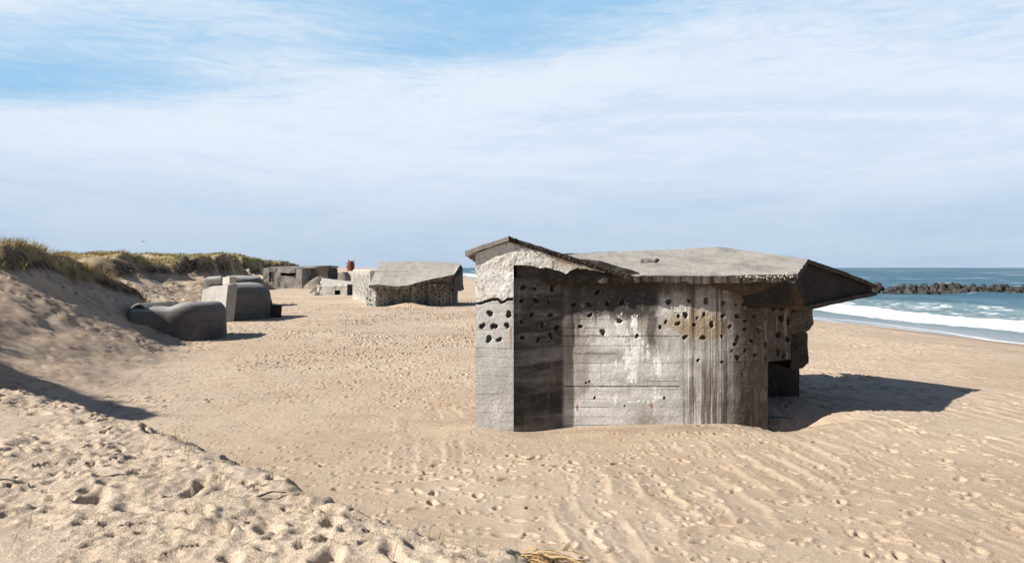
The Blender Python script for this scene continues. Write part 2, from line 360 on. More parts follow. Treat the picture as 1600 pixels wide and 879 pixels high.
def maskslab(X0, X1, Z0, Z1, res, mask, yf, yb, color=None, frame=None):
    """slab in a vertical plane built from small cells, so its outline can be broken and have openings; frame maps (a, depth, z)"""
    nx = int(round((X1-X0)/res)); nz = int(round((Z1-Z0)/res))
    gx = np.linspace(X0, X1, nx+1); gz = np.linspace(Z0, Z1, nz+1)
    cx = (gx[1:]+gx[:-1])/2; cz = (gz[1:]+gz[:-1])/2
    CX, CZ = np.meshgrid(cx, cz, indexing='ij'); m = mask(CX, CZ)
    GX, GZ = np.meshgrid(gx, gz, indexing='ij'); n = GX.size
    f = np.stack([GX, yf(GX, GZ), GZ], -1).reshape(-1, 3); b = np.stack([GX, np.full_like(GX, yb), GZ], -1).reshape(-1, 3)
    V = np.concatenate([f, b]); vid = lambda i, j: i*(nz+1)+j
    faces = []
    I, J = np.where(m)
    fr = np.stack([vid(I, J), vid(I+1, J), vid(I+1, J+1), vid(I, J+1)], 1); bk = fr[:, ::-1]+n
    mp = np.pad(m, 1)
    for di, dj in ((-1, 0), (1, 0), (0, -1), (0, 1)):
        e = m & ~mp[1+di:1+di+nx, 1+dj:1+dj+nz]; i, j = np.where(e)
        if di == -1: a, c = vid(i, j+1), vid(i, j)
        elif di == 1: a, c = vid(i+1, j), vid(i+1, j+1)
        elif dj == -1: a, c = vid(i, j), vid(i+1, j)
        else: a, c = vid(i+1, j+1), vid(i, j+1)
        faces.append(np.stack([c, a, a+n, c+n], 1))
    Fc = np.concatenate([fr, bk]+faces)
    used = np.unique(Fc); remap = np.full(len(V), -1); remap[used] = np.arange(len(used))
    cc = None
    if color is not None:
        c1 = color(GX, GZ).reshape(-1, 3); cc = np.concatenate([c1, c1*.6])[used]
    V = V[used]
    if frame is not None: V = frame(V)
    me = mesh_np('slab', V, remap[Fc])
    if cc is not None: attr(me, 'col', cc)
    return me
def chaikin(P, n):
    P = np.array(P, float)
    for _ in range(n):
        Q = np.roll(P, -1, 0); P = np.stack([P*.75+Q*.25, P*.25+Q*.75], 1).reshape(-1, 2)
    return P
def rounded_block(outline, z0, ztop, r, ch=2, n=72, nz=10, noise=.03, ns=1.2, seed=0, cap=7, smooth=True, zb=None):
    """solid with rounded top edge over a counter-clockwise plan outline; ztop may be a function of (x, y)"""
    P = chaikin(outline, ch) if ch else np.array(outline, float)
    L = np.concatenate([[0], np.cumsum(np.linalg.norm(np.roll(P, -1, 0)-P, axis=1))]); PP = np.vstack([P, P[:1]])
    t = np.linspace(0, L[-1], n, endpoint=False); P = np.stack([np.interp(t, L, PP[:, 0]), np.interp(t, L, PP[:, 1])], 1)
    T = np.roll(P, -1, 0)-np.roll(P, 1, 0); T /= np.linalg.norm(T, axis=1)[:, None]; N = np.stack([T[:, 1], -T[:, 0]], 1)
    zf = ztop if callable(ztop) else (lambda x, y: np.full_like(x, ztop))
    C = P.mean(0); rings = []
    for i in range(nz+1):
        z1 = zf(P[:, 0], P[:, 1])-r; rings.append(np.column_stack([P, z0+(z1-z0)*i/nz]))
    for th in np.linspace(0, math.pi/2, 7)[1:]:
        Q = P-N*r*(1-math.cos(th)); rings.append(np.column_stack([Q, zf(P[:, 0], P[:, 1])-r+r*math.sin(th)]))
    Q = rings[-1][:, :2]
    for i in range(1, cap+1):
        A = Q+(C-Q)*(i/cap)*.999; zz = zf(A[:, 0], A[:, 1]); rings.append(np.column_stack([A, zz]))
    G = np.array(rings); V = np.transpose(G, (1, 0, 2)).reshape(-1, 3)
    if noise:
        a = fbm(V[:, 0]*ns+V[:, 2]*.7, V[:, 1]*ns-V[:, 2]*.8, 4, seed); b = fbm(V[:, 1]*ns+V[:, 2], V[:, 0]*ns+V[:, 2]*.5, 4, seed+50)
        V = V+np.column_stack([a, b, .5*(a+b)])*noise
    return mesh_np('block', V, grid_faces(n, len(rings), True), smooth)
def prism(poly, d, sub=0, bev=.02, noise=0, seed=0, ns=2):
    """polygon in space pushed along vector d, subdivided and roughened"""
    bm = bmesh.new(); a = [bm.verts.new(p) for p in poly]; b = [bm.verts.new(np.array(p)+np.array(d)) for p in poly]
    n = len(poly); bm.faces.new(a); bm.faces.new(b[::-1])
    for i in range(n): bm.faces.new((a[i], b[i], b[(i+1) % n], a[(i+1) % n])[::-1])
    bmesh.ops.recalc_face_normals(bm, faces=bm.faces)
    if bev: bmesh.ops.bevel(bm, geom=list(bm.edges), offset=bev, segments=2, affect='EDGES', profile=.6)
    bmesh.ops.triangulate(bm, faces=[f for f in bm.faces if len(f.verts) > 4])
    for _ in range(sub):
        bmesh.ops.subdivide_edges(bm, edges=[e for e in bm.edges if e.calc_length() > .06], cuts=1, use_grid_fill=True)
    me = bpy.data.meshes.new('prism'); bm.to_mesh(me); bm.free()
    if noise:
        c = np.empty(len(me.vertices)*3, np.float32); me.vertices.foreach_get('co', c); V = c.reshape(-1, 3).astype(float)
        p = fbm(V[:, 0]*ns+V[:, 2]*.9, V[:, 1]*ns-V[:, 2]*ns, 3, seed); q2 = fbm(V[:, 1]*ns+3+V[:, 2]*ns, V[:, 0]*ns+V[:, 2]*.4, 3, seed+9)
        V += np.column_stack([p, q2, .6*(p-q2)])*noise; me.vertices.foreach_set('co', V.astype(np.float32).ravel()); me.update()
    return me
def roughen(me, amp, ns, seed):
    c = np.empty(len(me.vertices)*3, np.float32); me.vertices.foreach_get('co', c); V = c.reshape(-1, 3).astype(float)
    p = fbm(V[:, 0]*ns+V[:, 2]*ns*.9, V[:, 1]*ns-V[:, 2]*ns, 4, seed, .6); q_ = fbm(V[:, 1]*ns+V[:, 2]*ns, V[:, 0]*ns+V[:, 2]*.4, 4, seed+9, .6)
    V += np.column_stack([p, q_, .7*(p-q_)])*amp; me.vertices.foreach_set('co', V.astype(np.float32).ravel()); me.update(); return me
def patch(lower, upper, nu, nv, thick, noise=.02, ns=1.5, seed=0, edge_rough=.0, drop=(0, 0)):
    """slab between two polylines: top sheet, bottom sheet, rims; returns mesh with rim faces in slot 1"""
    def rs(P):
        P = np.array(P, float); L = np.concatenate([[0], np.cumsum(np.linalg.norm(np.diff(P, axis=0), axis=1))]); t = np.linspace(0, L[-1], nu)
        return np.stack([np.interp(t, L, P[:, i]) for i in range(3)], 1)
    A, B = rs(lower), rs(upper); t = np.linspace(0, 1, nv)[None, :, None]
    G = A[:, None]*(1-t)+B[:, None]*t
    if edge_rough:
        e = edge_rough*fbm(np.arange(nu)*.085, np.zeros(nu)+seed, 4, seed+3); G[:, 0] += (G[:, 1]-G[:, 0])/np.linalg.norm(G[:, 1]-G[:, 0], axis=1)[:, None]*e[:, None]
    V = G.reshape(-1, 3); nz = noise*fbm(V[:, 0]*ns, V[:, 1]*ns, 5, seed, .6); V[:, 2] += nz
    bot = V.copy(); bot[:, 2] -= thick+.25*thick*fbm(V[:, 0]*5, V[:, 1]*5, 3, seed+8); n = len(V)
    f = grid_faces(nu, nv); rim = []
    vid = lambda i, j: i*nv+j
    for i in range(nu-1):
        rim += [(vid(i, 0), vid(i, 0)+n, vid(i+1, 0)+n, vid(i+1, 0)), (vid(i+1, nv-1), vid(i+1, nv-1)+n, vid(i, nv-1)+n, vid(i, nv-1))]
    for j in range(nv-1):
        rim += [(vid(0, j+1), vid(0, j+1)+n, vid(0, j)+n, vid(0, j)), (vid(nu-1, j), vid(nu-1, j)+n, vid(nu-1, j+1)+n, vid(nu-1, j+1))]
    Fc = np.concatenate([f, f[:, ::-1]+n, np.array(rim)])
    me = mesh_np('patch', np.concatenate([V, bot]), Fc)
    mi = np.zeros(len(Fc), np.int32); mi[len(f):] = 1
    return me, mi
def add_patch(name, pm, mats, parent, label=None):
    me, mi = pm; o = part(name, me, mats[0], parent, label); me.materials.append(mats[1]); me.polygons.foreach_set('material_index', mi); return o
def join_meshes(ms):
    V = []; Fc = []; n = 0
    for m in ms:
        c = np.empty(len(m.vertices)*3, np.float32); m.vertices.foreach_get('co', c); V.append(c.reshape(-1, 3))
        Fc += [[v+n for v in p.vertices] for p in m.polygons]; n += len(m.vertices)
    return mesh_np('joined', np.concatenate(V), Fc)
def hole_field(U, Zz, holes, seed=0):
    """irregular broken-out holes: list of (u, z, r); returns 0..1 depth mask"""
    out = np.zeros_like(U); us = U[:, 0]; zz = Zz[0]
    for i, (hu, hz, hr) in enumerate(holes):
        a, b = np.searchsorted(us, (hu-2*hr, hu+2*hr)); c, d = np.searchsorted(zz, (hz-2*hr, hz+2*hr))
        if b <= a or d <= c: continue
        du = (U[a:b, c:d]-hu); dz = (Zz[a:b, c:d]-hz); th = np.arctan2(dz, du)
        rr = hr*(1+.2*np.sin(th*2+i*1.7+seed)+.09*np.sin(th*3+i*2.9)+.05*np.sin(th*5+i*4.1))
        out[a:b, c:d] = np.maximum(out[a:b, c:d], ss(1.12, .82, np.hypot(du, dz)/rr)*(.9+.1*math.sin(i*7.1)))
    return out

# ================================================================== THE NEAR BUNKER
bk = thing('concrete_bunker', 'large stained concrete bunker with gabled roof and pointed overhang standing nearest on the sand', 'bunker', (2.2, 17, 0))
YP = 14.74                                  # plane of the pier and gable
YW = 15.24                                  # plane of the recessed front wall
xp = lambda px, Yd: (px-800)/F*Yd
path = [(xp(801.5, YP+.012), YP+.012), (xp(880, YW), YW), (xp(1062, YW), YW)]
for px, yy in ((1078, YW+.008), (1094, YW+.025), (1110, YW+.055), (1128, YW+.10), (1146, YW+.18), (1164, YW+.275), (1182, YW+.385), (1200, YW+.50)): path.append((xp(px, yy), yy))
nfront = len(path)-1
path += [(4.75, 20.3), (-.69, 20.3), (-.69, 15.45)]
stp = [.0125]*nfront+[.12, .3, .3]
PR, _ = resample(path, stp); UR = np.concatenate([[0], np.cumsum(np.linalg.norm(np.diff(PR, axis=0), axis=1))])
nvis = int(np.argmax(PR[:, 0]/PR[:, 1] >= (1199.5-800)/F))
ratio = PR[:nvis, 0]/PR[:nvis, 1]
def wuz(px, py):
    u = np.interp((px-800)/F, ratio, UR[:nvis]); y = np.interp((px-800)/F, ratio, PR[:nvis, 1]); return u, EYE-(py-HZ)/F*y
c1 = lambda x_, y_: (700+x_*.21875, 350+y_*.2187)
c2 = lambda x_, y_: (1030+x_*.23125, 360+y_*.2312)
c4 = lambda x_, y_: (1000+x_*.25, 480+y_*.25)
hp = [c1(*h) for h in ((525, 548), (630, 545), (722, 555), (600, 645), (735, 648), (525, 700), (675, 720), (775, 740), (530, 810), (735, 795), (645, 825), (895, 575), (1010, 575), (1135, 565), (1240, 560), (540, 450), (620, 460), (745, 460), (1065, 485), (945, 730), (1105, 770), (1350, 800), (1015, 650), (1225, 690), (1515, 735), (1580, 555))]
hp += [c2(*h) for h in ((65, 478), (203, 475), (318, 475), (435, 490), (573, 497), (178, 570), (303, 567), (433, 577), (527, 578), (640, 580), (740, 587), (127, 628), (236, 636), (356, 634), (478, 648), (580, 664), (673, 673), (743, 683), (175, 720), (297, 722), (425, 714), (528, 727), (515, 765), (623, 744), (724, 771), (582, 807), (648, 842), (528, 858), (720, 862))]
hp += [c4(*h) for h in ((365, 330), (515, 340), (637, 415))]
small = {(365, 330), (515, 340), (637, 415)}
H_MAIN = []
rgh = np.random.default_rng(77); n0_ = len(hp)
for i in range(22):
    a_ = 1040+155*rgh.random(); b_ = 462+88*rgh.random()
    if min((a_-q[0])**2+((b_-q[1]))**2 for q in hp) < 11**2: continue
    hp.insert(0, (a_, b_))
nex = len(hp)-n0_
for i in range(5): hp.append((905+150*rgh.random(), 560+80*rgh.random()))
for i, (a, b) in enumerate(hp):
    u, z = wuz(a, b); H_MAIN.append((u, z, (.045+.011*math.sin(i*2.3))*(.62 if i < nex else 1)*(.45 if i >= len(hp)-5 else .6 if i >= len(hp)-8 else 1)))
def board_disp(U, Zz, Xx, s=0):
    bi = np.floor(Zz/.168+.15*0); fr = np.mod(Zz/.168, 1.0)
    gv = ss(.05, .0, np.minimum(fr, 1-fr))
    return .004*(_h(bi.astype(np.int64), (U*0).astype(np.int64), 301+s)-.5)+.006*gv*ss(-.4, .3, vn(U*1.3, bi*3.1, 302+s)), bi, gv
def main_disp(U, Zz, Xx, Yy):
    h = hole_field(U, Zz, H_MAIN); d, bi, gv = board_disp(U, Zz, Xx)
    fr = np.mod(U/.115, 1.0); vz = (Xx/Yy > .215) & (Xx/Yy < .275)
    d = np.where(vz, .006*ss(.12, 0, np.minimum(fr, 1-fr))+.006*_h(np.floor(U/.115).astype(np.int64), (U*0).astype(np.int64), 303), d)
    d = d+.006*fbm(U*2, Zz*2, 4, 304)+.003*fbm(U*14, Zz*14, 3, 305)
    d = d+.012*ss(.2, .5, fbm(U*4, Zz*4+3, 4, 306, .6))*ss(1.6, 2.3, Zz)
    edge = ss(0, .06, U)
    return (d+.11*h)*np.where(U > UR[nvis-1]-.03, 0, 1)*edge
def blob(px, py, cx, cy, rx, ry): return np.exp(-((px-cx)/rx)**2-((py-cy)/ry)**2)
def main_col(U, Zz, Xx, Yy):
    px = 800+F*Xx/Yy; py = HZ+(EYE-Zz)/Yy*F          # where on the wall (photo units) stains and painted shade sit
    bi = np.floor(Zz/.168).astype(np.int64); fr = np.mod(Zz/.168, 1); gv = ss(.06, .0, np.minimum(fr, 1-fr))
    tone = .50+.12*(_h(bi, (U*.55+_h(bi, bi*0, 6)*9).astype(np.int64), 311)-.5)+.16*fbm(U*1.1, Zz*6, 4, 312)
    C = tone[..., None]*np.array([1.0, .965, .91])
    mx = lambda C, c, f: C*(1-f[..., None])+np.array(c)*f[..., None]
    n1 = fbm(U*5, Zz*5, 5, 313, .6); n2 = fbm(U*12, Zz*2.2, 5, 314, .6); n3 = fbm(U*18, Zz*18, 4, 315, .6); vs = fbm(U*9, Zz*.5, 4, 316, .6)
    C = mx(C, (.27, .235, .19), ss(.0, .4, fbm(U*1.5+4, Zz*1.2, 4, 317))*.7); C = mx(C, (.13, .105, .085), ss(.18, .5, fbm(U*6, Zz*.45+1, 5, 320, .6))*ss(640, 520, py)*.75)
    C = mx(C, (.37, .27, .155), ss(.25, .75, blob(px, py, 1095, 508, 60, 26)+.35*n1)*.75)
    C = mx(C, (.13, .10, .075), ss(-.05, .35, vs)*ss(1055, 1085, px)*ss(1165, 1130, px)*.85)          # streaks on the vertical boards
    C = mx(C, (.55, .52, .47), ss(.28, .5, fbm(U*16+2, Zz*.7, 4, 318, .6))*ss(1060, 1070, px)*ss(1160, 1120, px)*.8)
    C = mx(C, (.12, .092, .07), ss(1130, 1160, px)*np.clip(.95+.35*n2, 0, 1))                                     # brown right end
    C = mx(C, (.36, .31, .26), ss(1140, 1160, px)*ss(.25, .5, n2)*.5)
    C = mx(C, (.075, .063, .055), ss(470, 448, py+14*n1)*ss(880, 900, px)*.9); C = mx(C, (.055, .048, .044), ss(500, 486, py+16*n1)*ss(872, 880, px)*ss(1034, 1022, px+8*n1)*.85)                            # soot under the eave, with its cast shadow painted darker
    C = mx(C, (.05, .045, .043), ss(.35, .75, blob(px, py, 985, 470, 52, 34)*1.1+.4*n1)*.9)  # soot and eave shadow painted together as one dark blob
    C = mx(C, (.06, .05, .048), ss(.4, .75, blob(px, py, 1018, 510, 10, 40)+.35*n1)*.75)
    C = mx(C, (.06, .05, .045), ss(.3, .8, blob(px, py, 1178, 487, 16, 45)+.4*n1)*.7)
    C = mx(C, (.058, .05, .046), ss(884, 876, px)*np.clip(.86+.5*fbm(U*1.3, Zz*7, 4, 325, .6), 0, 1))                                        # splayed face of the pier: dark stain plus its shade painted in
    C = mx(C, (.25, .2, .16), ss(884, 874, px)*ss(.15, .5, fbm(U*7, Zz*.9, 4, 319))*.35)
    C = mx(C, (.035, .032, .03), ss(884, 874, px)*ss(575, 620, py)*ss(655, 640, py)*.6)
    wh = np.zeros_like(px)
    for b in ((968, 508, 10, 18, .8), (992, 504, 8, 16, .95), (984, 558, 13, 26, 1.0), (997, 548, 9, 30, .9), (987, 588, 9, 14, .9), (962, 566, 4, 14, .75), (1012, 552, 4, 16, .8), (1028, 570, 7, 28, .9), (962, 622, 3, 10, .95), (1023, 622, 5, 15, 1), (1036, 620, 9, 3, .85), (1000, 627, 24, 3, .8), (978, 520, 20, 20, .5), (920, 530, 2, 6, .7), (1045, 560, 3, 16, .6)):
        wh = np.maximum(wh, b[4]*blob(px, py, *b[:4]))
    drip = fbm(U*26, Zz*7, 5, 322, .62); spk = fbm(U*40, Zz*30, 3, 323, .6)
    wh = ss(.40, .52, wh*.82+(.55*drip+.3*spk+.12*(_h(bi, bi*0, 324)-.5))*np.clip(wh*4, 0, 1))*.95
    C = mx(C, (.80, .79, .77), wh)
    C = mx(C, (.7, .68, .64), ss(.36, .5, n2+.3*n3-.1*np.abs(py-600)/70)*ss(895, 905, px)*ss(1060, 1040, px)*.6)
    C = mx(C, (.30, .12, .05), ss(.35, .7, np.maximum(blob(px, py, 902, 636, 2.5, 6), blob(px, py, 1018, 634, 2, 5))+.2*n3))
    C = mx(C, (.09, .08, .07), gv*ss(-.25, .3, vn(U*1.3, bi*3.1, 302))*.75*((px < 1062) | (px > 1145)))
    for ly, xa, xb, wd in ((603, 880, 1062, .8), (524.5, 960, 1063, .6), (552, 896, 962, .5), (524.3, 880, 945, .6)):
        C = mx(C, (.03, .028, .026), ss(wd+.5, wd-.3, np.abs(py-ly+.5*vn(px*.1, px*0, 8)))*(px > xa)*(px < xb)*.9)
    C = mx(C, (.5, .4, .3), ss(662, 672, py+3*n1)*.35)
    h = hole_field(U, Zz, H_MAIN); C = mx(C, (.10, .085, .07), ss(.3, .9, h)*.8)
    ring = hole_field(U, Zz, [(a, b, r*1.35) for a, b, r in H_MAIN], 1)*(1-h); C = mx(C, (.48, .45, .40), ring*ss(-.1, .3, n3)*.5)
    return np.clip(C, .01, .85)
zs = np.arange(-.7, 2.815, .0125)
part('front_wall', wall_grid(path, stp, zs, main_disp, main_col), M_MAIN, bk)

# pier and gable: one broken face
gx0, gx1 = xp(743, YP), xp(990, YP)
PK = (-.06, 3.575)
rooflev = lambda Xx: np.where(Xx > PK[0], PK[1]-.312*(Xx-PK[0]), PK[1]-.345*(PK[0]-Xx))
cornx = xp(802, YP)
def gmask(Xx, Zz):
    top = rooflev(Xx)-.10
    ul = np.interp(Xx, [xp(p, YP) for p in (803, 825, 845, 868, 885, 893, 905, 940, 990)], [EYE-(p-HZ)/F*YP for p in (413, 414, 418, 421, 426, 420, 418, 424, 431)])
    ul = ul+.035*fbm(Xx*6, Xx*0+2, 4, 321, .6)
    return (Zz < top) & ((Xx < cornx) | (Zz > ul))
H_PIER = [(xp(a, YP), EYE-(b-HZ)/F*YP, .056+.01*math.sin(i*3)) for i, (a, b) in enumerate(((765.6, 489.3), (795, 491), (753.6, 509), (772, 509.6), (792, 508), (764, 529.3), (780, 530.4)))]
crackz = lambda Xx: EYE-(np.interp(800+F*Xx/YP, (743, 755, 765, 778, 783, 792, 803), (474, 472.5, 469, 467, 473, 468.5, 467))-HZ)/F*YP
def g_disp(Xx, Zz):
    d, bi, gv = board_disp(Xx, Zz, Xx, 20)
    n = .016*fbm(Xx*4, Zz*4, 5, 331, .55)+.004*fbm(Xx*22, Zz*22, 3, 332)
    up = ss(-.02, .05, Zz-crackz(Xx))
    cr = ss(.034, .012, np.abs(Zz-crackz(Xx)+.012*vn(Xx*14, Xx*0, 4)))*(Xx < cornx)
    h = hole_field(Xx, Zz, H_PIER, 3)
    dd = d*(1-up)+n*(.35+.9*up)+.1*h+.1*cr
    return YP+dd+.105*np.clip(Xx-cornx, 0, None)
def g_col(Xx, Zz):
    up = ss(-.02, .06, Zz-crackz(Xx)+.02*vn(Xx*11, Zz*11, 5)); n1 = fbm(Xx*5, Zz*5, 5, 333, .6); n3 = fbm(Xx*20, Zz*20, 4, 334, .6)
    bi = np.floor(Zz/.168).astype(np.int64); fr = np.mod(Zz/.168, 1); gv = ss(.06, 0, np.minimum(fr, 1-fr))
    mx = lambda C, c, f: C*(1-f[..., None])+np.array(c)*f[..., None]
    lo = (.50+.08*(_h(bi, bi*0, 335)-.5)+.09*n1)[..., None]*np.array([1, .97, .9])
    lo = mx(lo, (.42, .40, .36), ss(1.25, .9, Zz+.1*n1)*.6); lo = mx(lo, (.14, .12, .1), gv*.65*ss(-.5, .2, vn(Xx*2, bi*2.7, 336)))
    lo = mx(lo, (.62, .6, .55), ss(.25, .4, blob(Xx, Zz, -.28, .35, .14, .25)*.5+.5*n3-.05)*.7)
    hi = (.72+.10*n1)[..., None]*np.array([1, .965, .885])
    hi = mx(hi, (.33, .28, .22), ss(.15, .45, n1+.15*n3)*.5); hi = mx(hi, (.28, .25, .21), ss(.28, .5, n3)*.7)
    hi = mx(hi, (.32, .22, .16), ss(.0, .3, Xx-.5+.3*n1)*ss(.22, .02, rooflev(Xx)-.1-Zz+.1*n1)*.8)
    hi = mx(hi, (.4, .35, .29), ss(.3, 1.3, Xx)*.5)
    C = lo*(1-up[..., None])+hi*up[..., None]
    h = hole_field(Xx, Zz, H_PIER, 3); C = mx(C, (.07, .06, .052), ss(.25, .9, h)*.9)
    cr = ss(.036, .012, np.abs(Zz-crackz(Xx)+.012*vn(Xx*14, Xx*0, 4)))*(Xx < cornx); C = mx(C, (.05, .045, .04), cr*.9)
    C = mx(C, (.33, .17, .09), ss(.35, .7, blob(Xx, Zz, -.02, 1.72, .025, .28)+.25*n3)*.8)
    return np.clip(C, .02, .8)
part('gable_wall', maskslab(gx0, gx1, -.5, 3.6, .0135, gmask, g_disp, YP+.7, g_col), M_MAIN, bk, label='cream crumbling gable face and pier end')
# dark lintel in the shade of the gable
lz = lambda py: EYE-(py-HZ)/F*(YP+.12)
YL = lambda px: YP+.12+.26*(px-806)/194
part('lintel', roughen(prism([(xp(p_, YL(p_)), YL(p_), EYE-(q_-HZ)/F*YL(p_)) for p_, q_ in ((806, 433.5), (900, 436), (1000, 438.5), (1000, 426), (940, 407), (806, 398))], (0, .3, 0), 4, .012), .02, 4, 5), M_SHADE_BLACK, bk)

# roof
E_ = np.array((4.75, 18.2, 3.46)); G_ = np.array((6.07, 16.4, 3.175)); T_ = np.array((8.42, 18.45, 2.60)); C_ = np.array((5.33, 14.93, 2.885))
ridgeL = np.array((-.2, 17.4, 3.3))
low = [(.4, 15.0, 2.85), (2.3, 15.0, 2.85), (3.9, 14.97, 2.85), tuple(C_)]
add_patch('roof_slab', patch(low, [(.4, 17.0, 3.2), (1.35, 17.0, 3.3), (3.0, 17.7, 3.39), tuple(E_+(0, -.02, 0)), ], 260, 90, .135, .022, 2.2, 401, .06), (M_ROOF, M_RIM), bk)
o = add_patch('roof_end', patch([tuple(C_+(.002, .003, 0)), tuple((C_*.5+G_*.5)), tuple(G_)], [tuple(E_+(.002, 0, 0)), tuple(E_*.97+G_*.03), tuple(E_*.5+G_*.5)], 90, 60, .10, .015, 2.2, 411, .015), (M_ROOF, M_RIM), bk)
o.name = 'roof_slab'
add_patch('hip_slab', patch([tuple(G_+(.003, .004, 0)), tuple(G_*.5+T_*.5+(0, 0, .03)), tuple(T_)], [tuple(E_*.5+G_*.5+(.004, .004, 0)), tuple(E_+(.004, .004, 0)), (5.4, 21, 3.2)], 70, 40, .09, .015, 2, 421, .015), (M_ROOF, M_RIM), bk)
me, mi = patch([(-.7, 20.9, 2.75), (5.4, 21.0, 2.75)], [(-.2, 17.05, 3.26), (4.75, 18.24, 3.44)], 80, 40, .09, .02, 2, 431); add_patch('back_slab', (me, mi), (M_ROOF, M_RIM), bk)
yg = YP-.04
add_patch('gable_roof', patch([(2.28, yg+.29, rooflev(np.array(2.28))+.0), (2.28, 18.6, rooflev(np.array(2.28)))][::-1], [(PK[0], yg, PK[1]), (PK[0], 18.6, PK[1]-.1)][::-1], 150, 70, .095, .02, 4, 441), (M_ROOF, M_RIM), bk)
xl = xp(727, yg)
add_patch('gable_roof', patch([(xl, yg-.05, PK[1]-.345*(PK[0]-xl)+.01), (xl, 18.6, PK[1]-.345*(PK[0]-xl)-.09)], [(PK[0]-.004, yg-.05, PK[1]), (PK[0]-.004, 18.6, PK[1]-.1)], 150, 40, .085, .014, 4, 451), (M_ROOF, concrete('grey rim', (.3, .27, .24), dark=(.16, .14, .12), scale=3)), bk)
# crumbs of broken edge along the gable verge and eave
def crumbs(pts, r, n, seed):
    rg = np.random.default_rng(seed); ms = []; P = np.array(pts, float); L = np.linspace(0, 1, len(P))
    bmx = bmesh.new()
    for i in range(n):
        t = rg.random(); c = np.array([np.interp(t, L, P[:, j]) for j in range(3)])+rg.normal(0, 1, 3)*np.array((.01, .012, .022))
        rr = r*(.5+rg.random()); v = bmesh.ops.create_icosphere(bmx, subdivisions=1, radius=rr)['verts']
        sc = .6+.7*rg.random(3)
        for w_ in v: w_.co = [w_.co[j]*sc[j]*(1+.35*rg.normal())+c[j] for j in range(3)]
    me = bpy.data.meshes.new('crumbs'); bmx.to_mesh(me); bmx.free(); return me
part('broken_verge', crumbs([(PK[0], yg-.0, PK[1]-.05), (2.2, yg+.27, rooflev(np.array(2.2))-.05)], .012, 420, 3), M_RIM, bk)['kind'] = 'stuff'
part('broken_eave', crumbs([(4.2, 14.93, 2.82), (5.25, 14.92, 2.85)], .012, 80, 4), M_PALE, bk)['kind'] = 'stuff'

# visor: the dark pointed end
vb0 = W(1246, 474, 15.1); vb1 = W(1268, 486, 16.35); tipb = W(1372, 461, 18.3)
n2 = np.array((.12, -.08, 0))
bm = bmesh.new()
top = [C_+(-.09, .07, -.07), G_+(-.11, .03, -.07), T_+(-.13, .0, -.05), np.array((6.2, 20.8, 2.9)), np.array((4.4, 18.5, 3.2)), np.array((4.4, 15.4, 2.8))]
bot = [vb0+(-.12, .1, 0), vb1+(-.12, .1, 0), tipb+(-.10, .04, .02), np.array((6.0, 20.6, 2.0)), np.array((4.4, 18.5, 1.6)), np.array((4.4, 15.6, 2.2))]
a = [bm.verts.new(p) for p in top]; b = [bm.verts.new(p) for p in bot]
bm.faces.new(a); bm.faces.new(b[::-1])
for i in range(6): bm.faces.new((a[i], b[i], b[(i+1) % 6], a[(i+1) % 6]))
bmesh.ops.recalc_face_normals(bm, faces=bm.faces); bmesh.ops.triangulate(bm, faces=[f for f in bm.faces if len(f.verts) > 4])
for _ in range(4): bmesh.ops.subdivide_edges(bm, edges=[e for e in bm.edges if e.calc_length() > .09], cuts=1, use_grid_fill=True)
me = bpy.data.meshes.new('visor'); bm.to_mesh(me); bm.free()
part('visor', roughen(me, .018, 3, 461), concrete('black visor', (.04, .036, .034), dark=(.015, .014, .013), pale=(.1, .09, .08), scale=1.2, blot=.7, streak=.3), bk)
# lower lip of the visor
lip = [vb1+(-.1, .06, -.0), vb1+(-.1, .06, .11), tipb+(-.02, 0, .09), tipb+(.0, 0, .0)]
part('visor_lip', prism(lip, (-.5, .35, 0), 4, .02, .03, 471, 4), M_BROWN, bk)
# lit edge strip of the roof end
part('roof_lip', prism([C_+(-.05, .02, -.18), C_+(-.05, .02, -.02), G_+(-.07, .0, -.05), G_+(-.07, .0, -.2)], (-.09, .06, 0), 3, .012, .012, 481, 5), M_GREY, bk)
# haunch between wall and visor
ha = [W(1078, 440, YW-.02), W(1245, 440, 15.1), W(1262, 486, 15.7), W(1236, 482, 15.7), W(1205, 474, 15.6), W(1165, 462, 15.44), W(1120, 449, 15.28)]
part('haunch', roughen(prism(ha, (0, .9, 0), 4, .03), .045, 5, 491), M_BROWN, bk)
# upper block overhanging the right end of the wall
H_BLK = []
blk_path = [(xp(1197, YW+.485), YW+.485), (xp(1218, 15.88), 15.88), (xp(1236, 16.06), 16.06)]
PB, _ = resample(blk_path+[(5.3, 20)], [.0125, .0125, .15]); UB = np.concatenate([[0], np.cumsum(np.linalg.norm(np.diff(PB, axis=0), axis=1))])
rb = PB[:, 0]/PB[:, 1]; nb = int(np.argmax(rb >= (1235.5-800)/F))
for cx_, cy_ in ((775, 515), (825, 517), (822, 592), (875, 612), (808, 703), (868, 735), (803, 820), (843, 838)):
    a_, b_ = c2(cx_, cy_); u_ = np.interp((a_-800)/F, rb[:nb], UB[:nb]); H_BLK.append((u_, EYE-(b_-HZ)/F*np.interp(u_, UB, PB[:, 1]), .062))
def blk_col(U, Zz, Xx, Yy):
    n = fbm(U*4, Zz*4, 5, 501, .6); n2 = fbm(U*14, Zz*1.6, 4, 502, .6)
    C = (.09+.05*n)[..., None]*np.array([1, .84, .72]); f = ss(.15, .45, n2)*.55
    C = C*(1-f[..., None])+np.array((.36, .31, .26))*f[..., None]
    h = hole_field(U, Zz, H_BLK)[..., None]; return np.clip(C*(1-h)+.03*h, .01, .8)
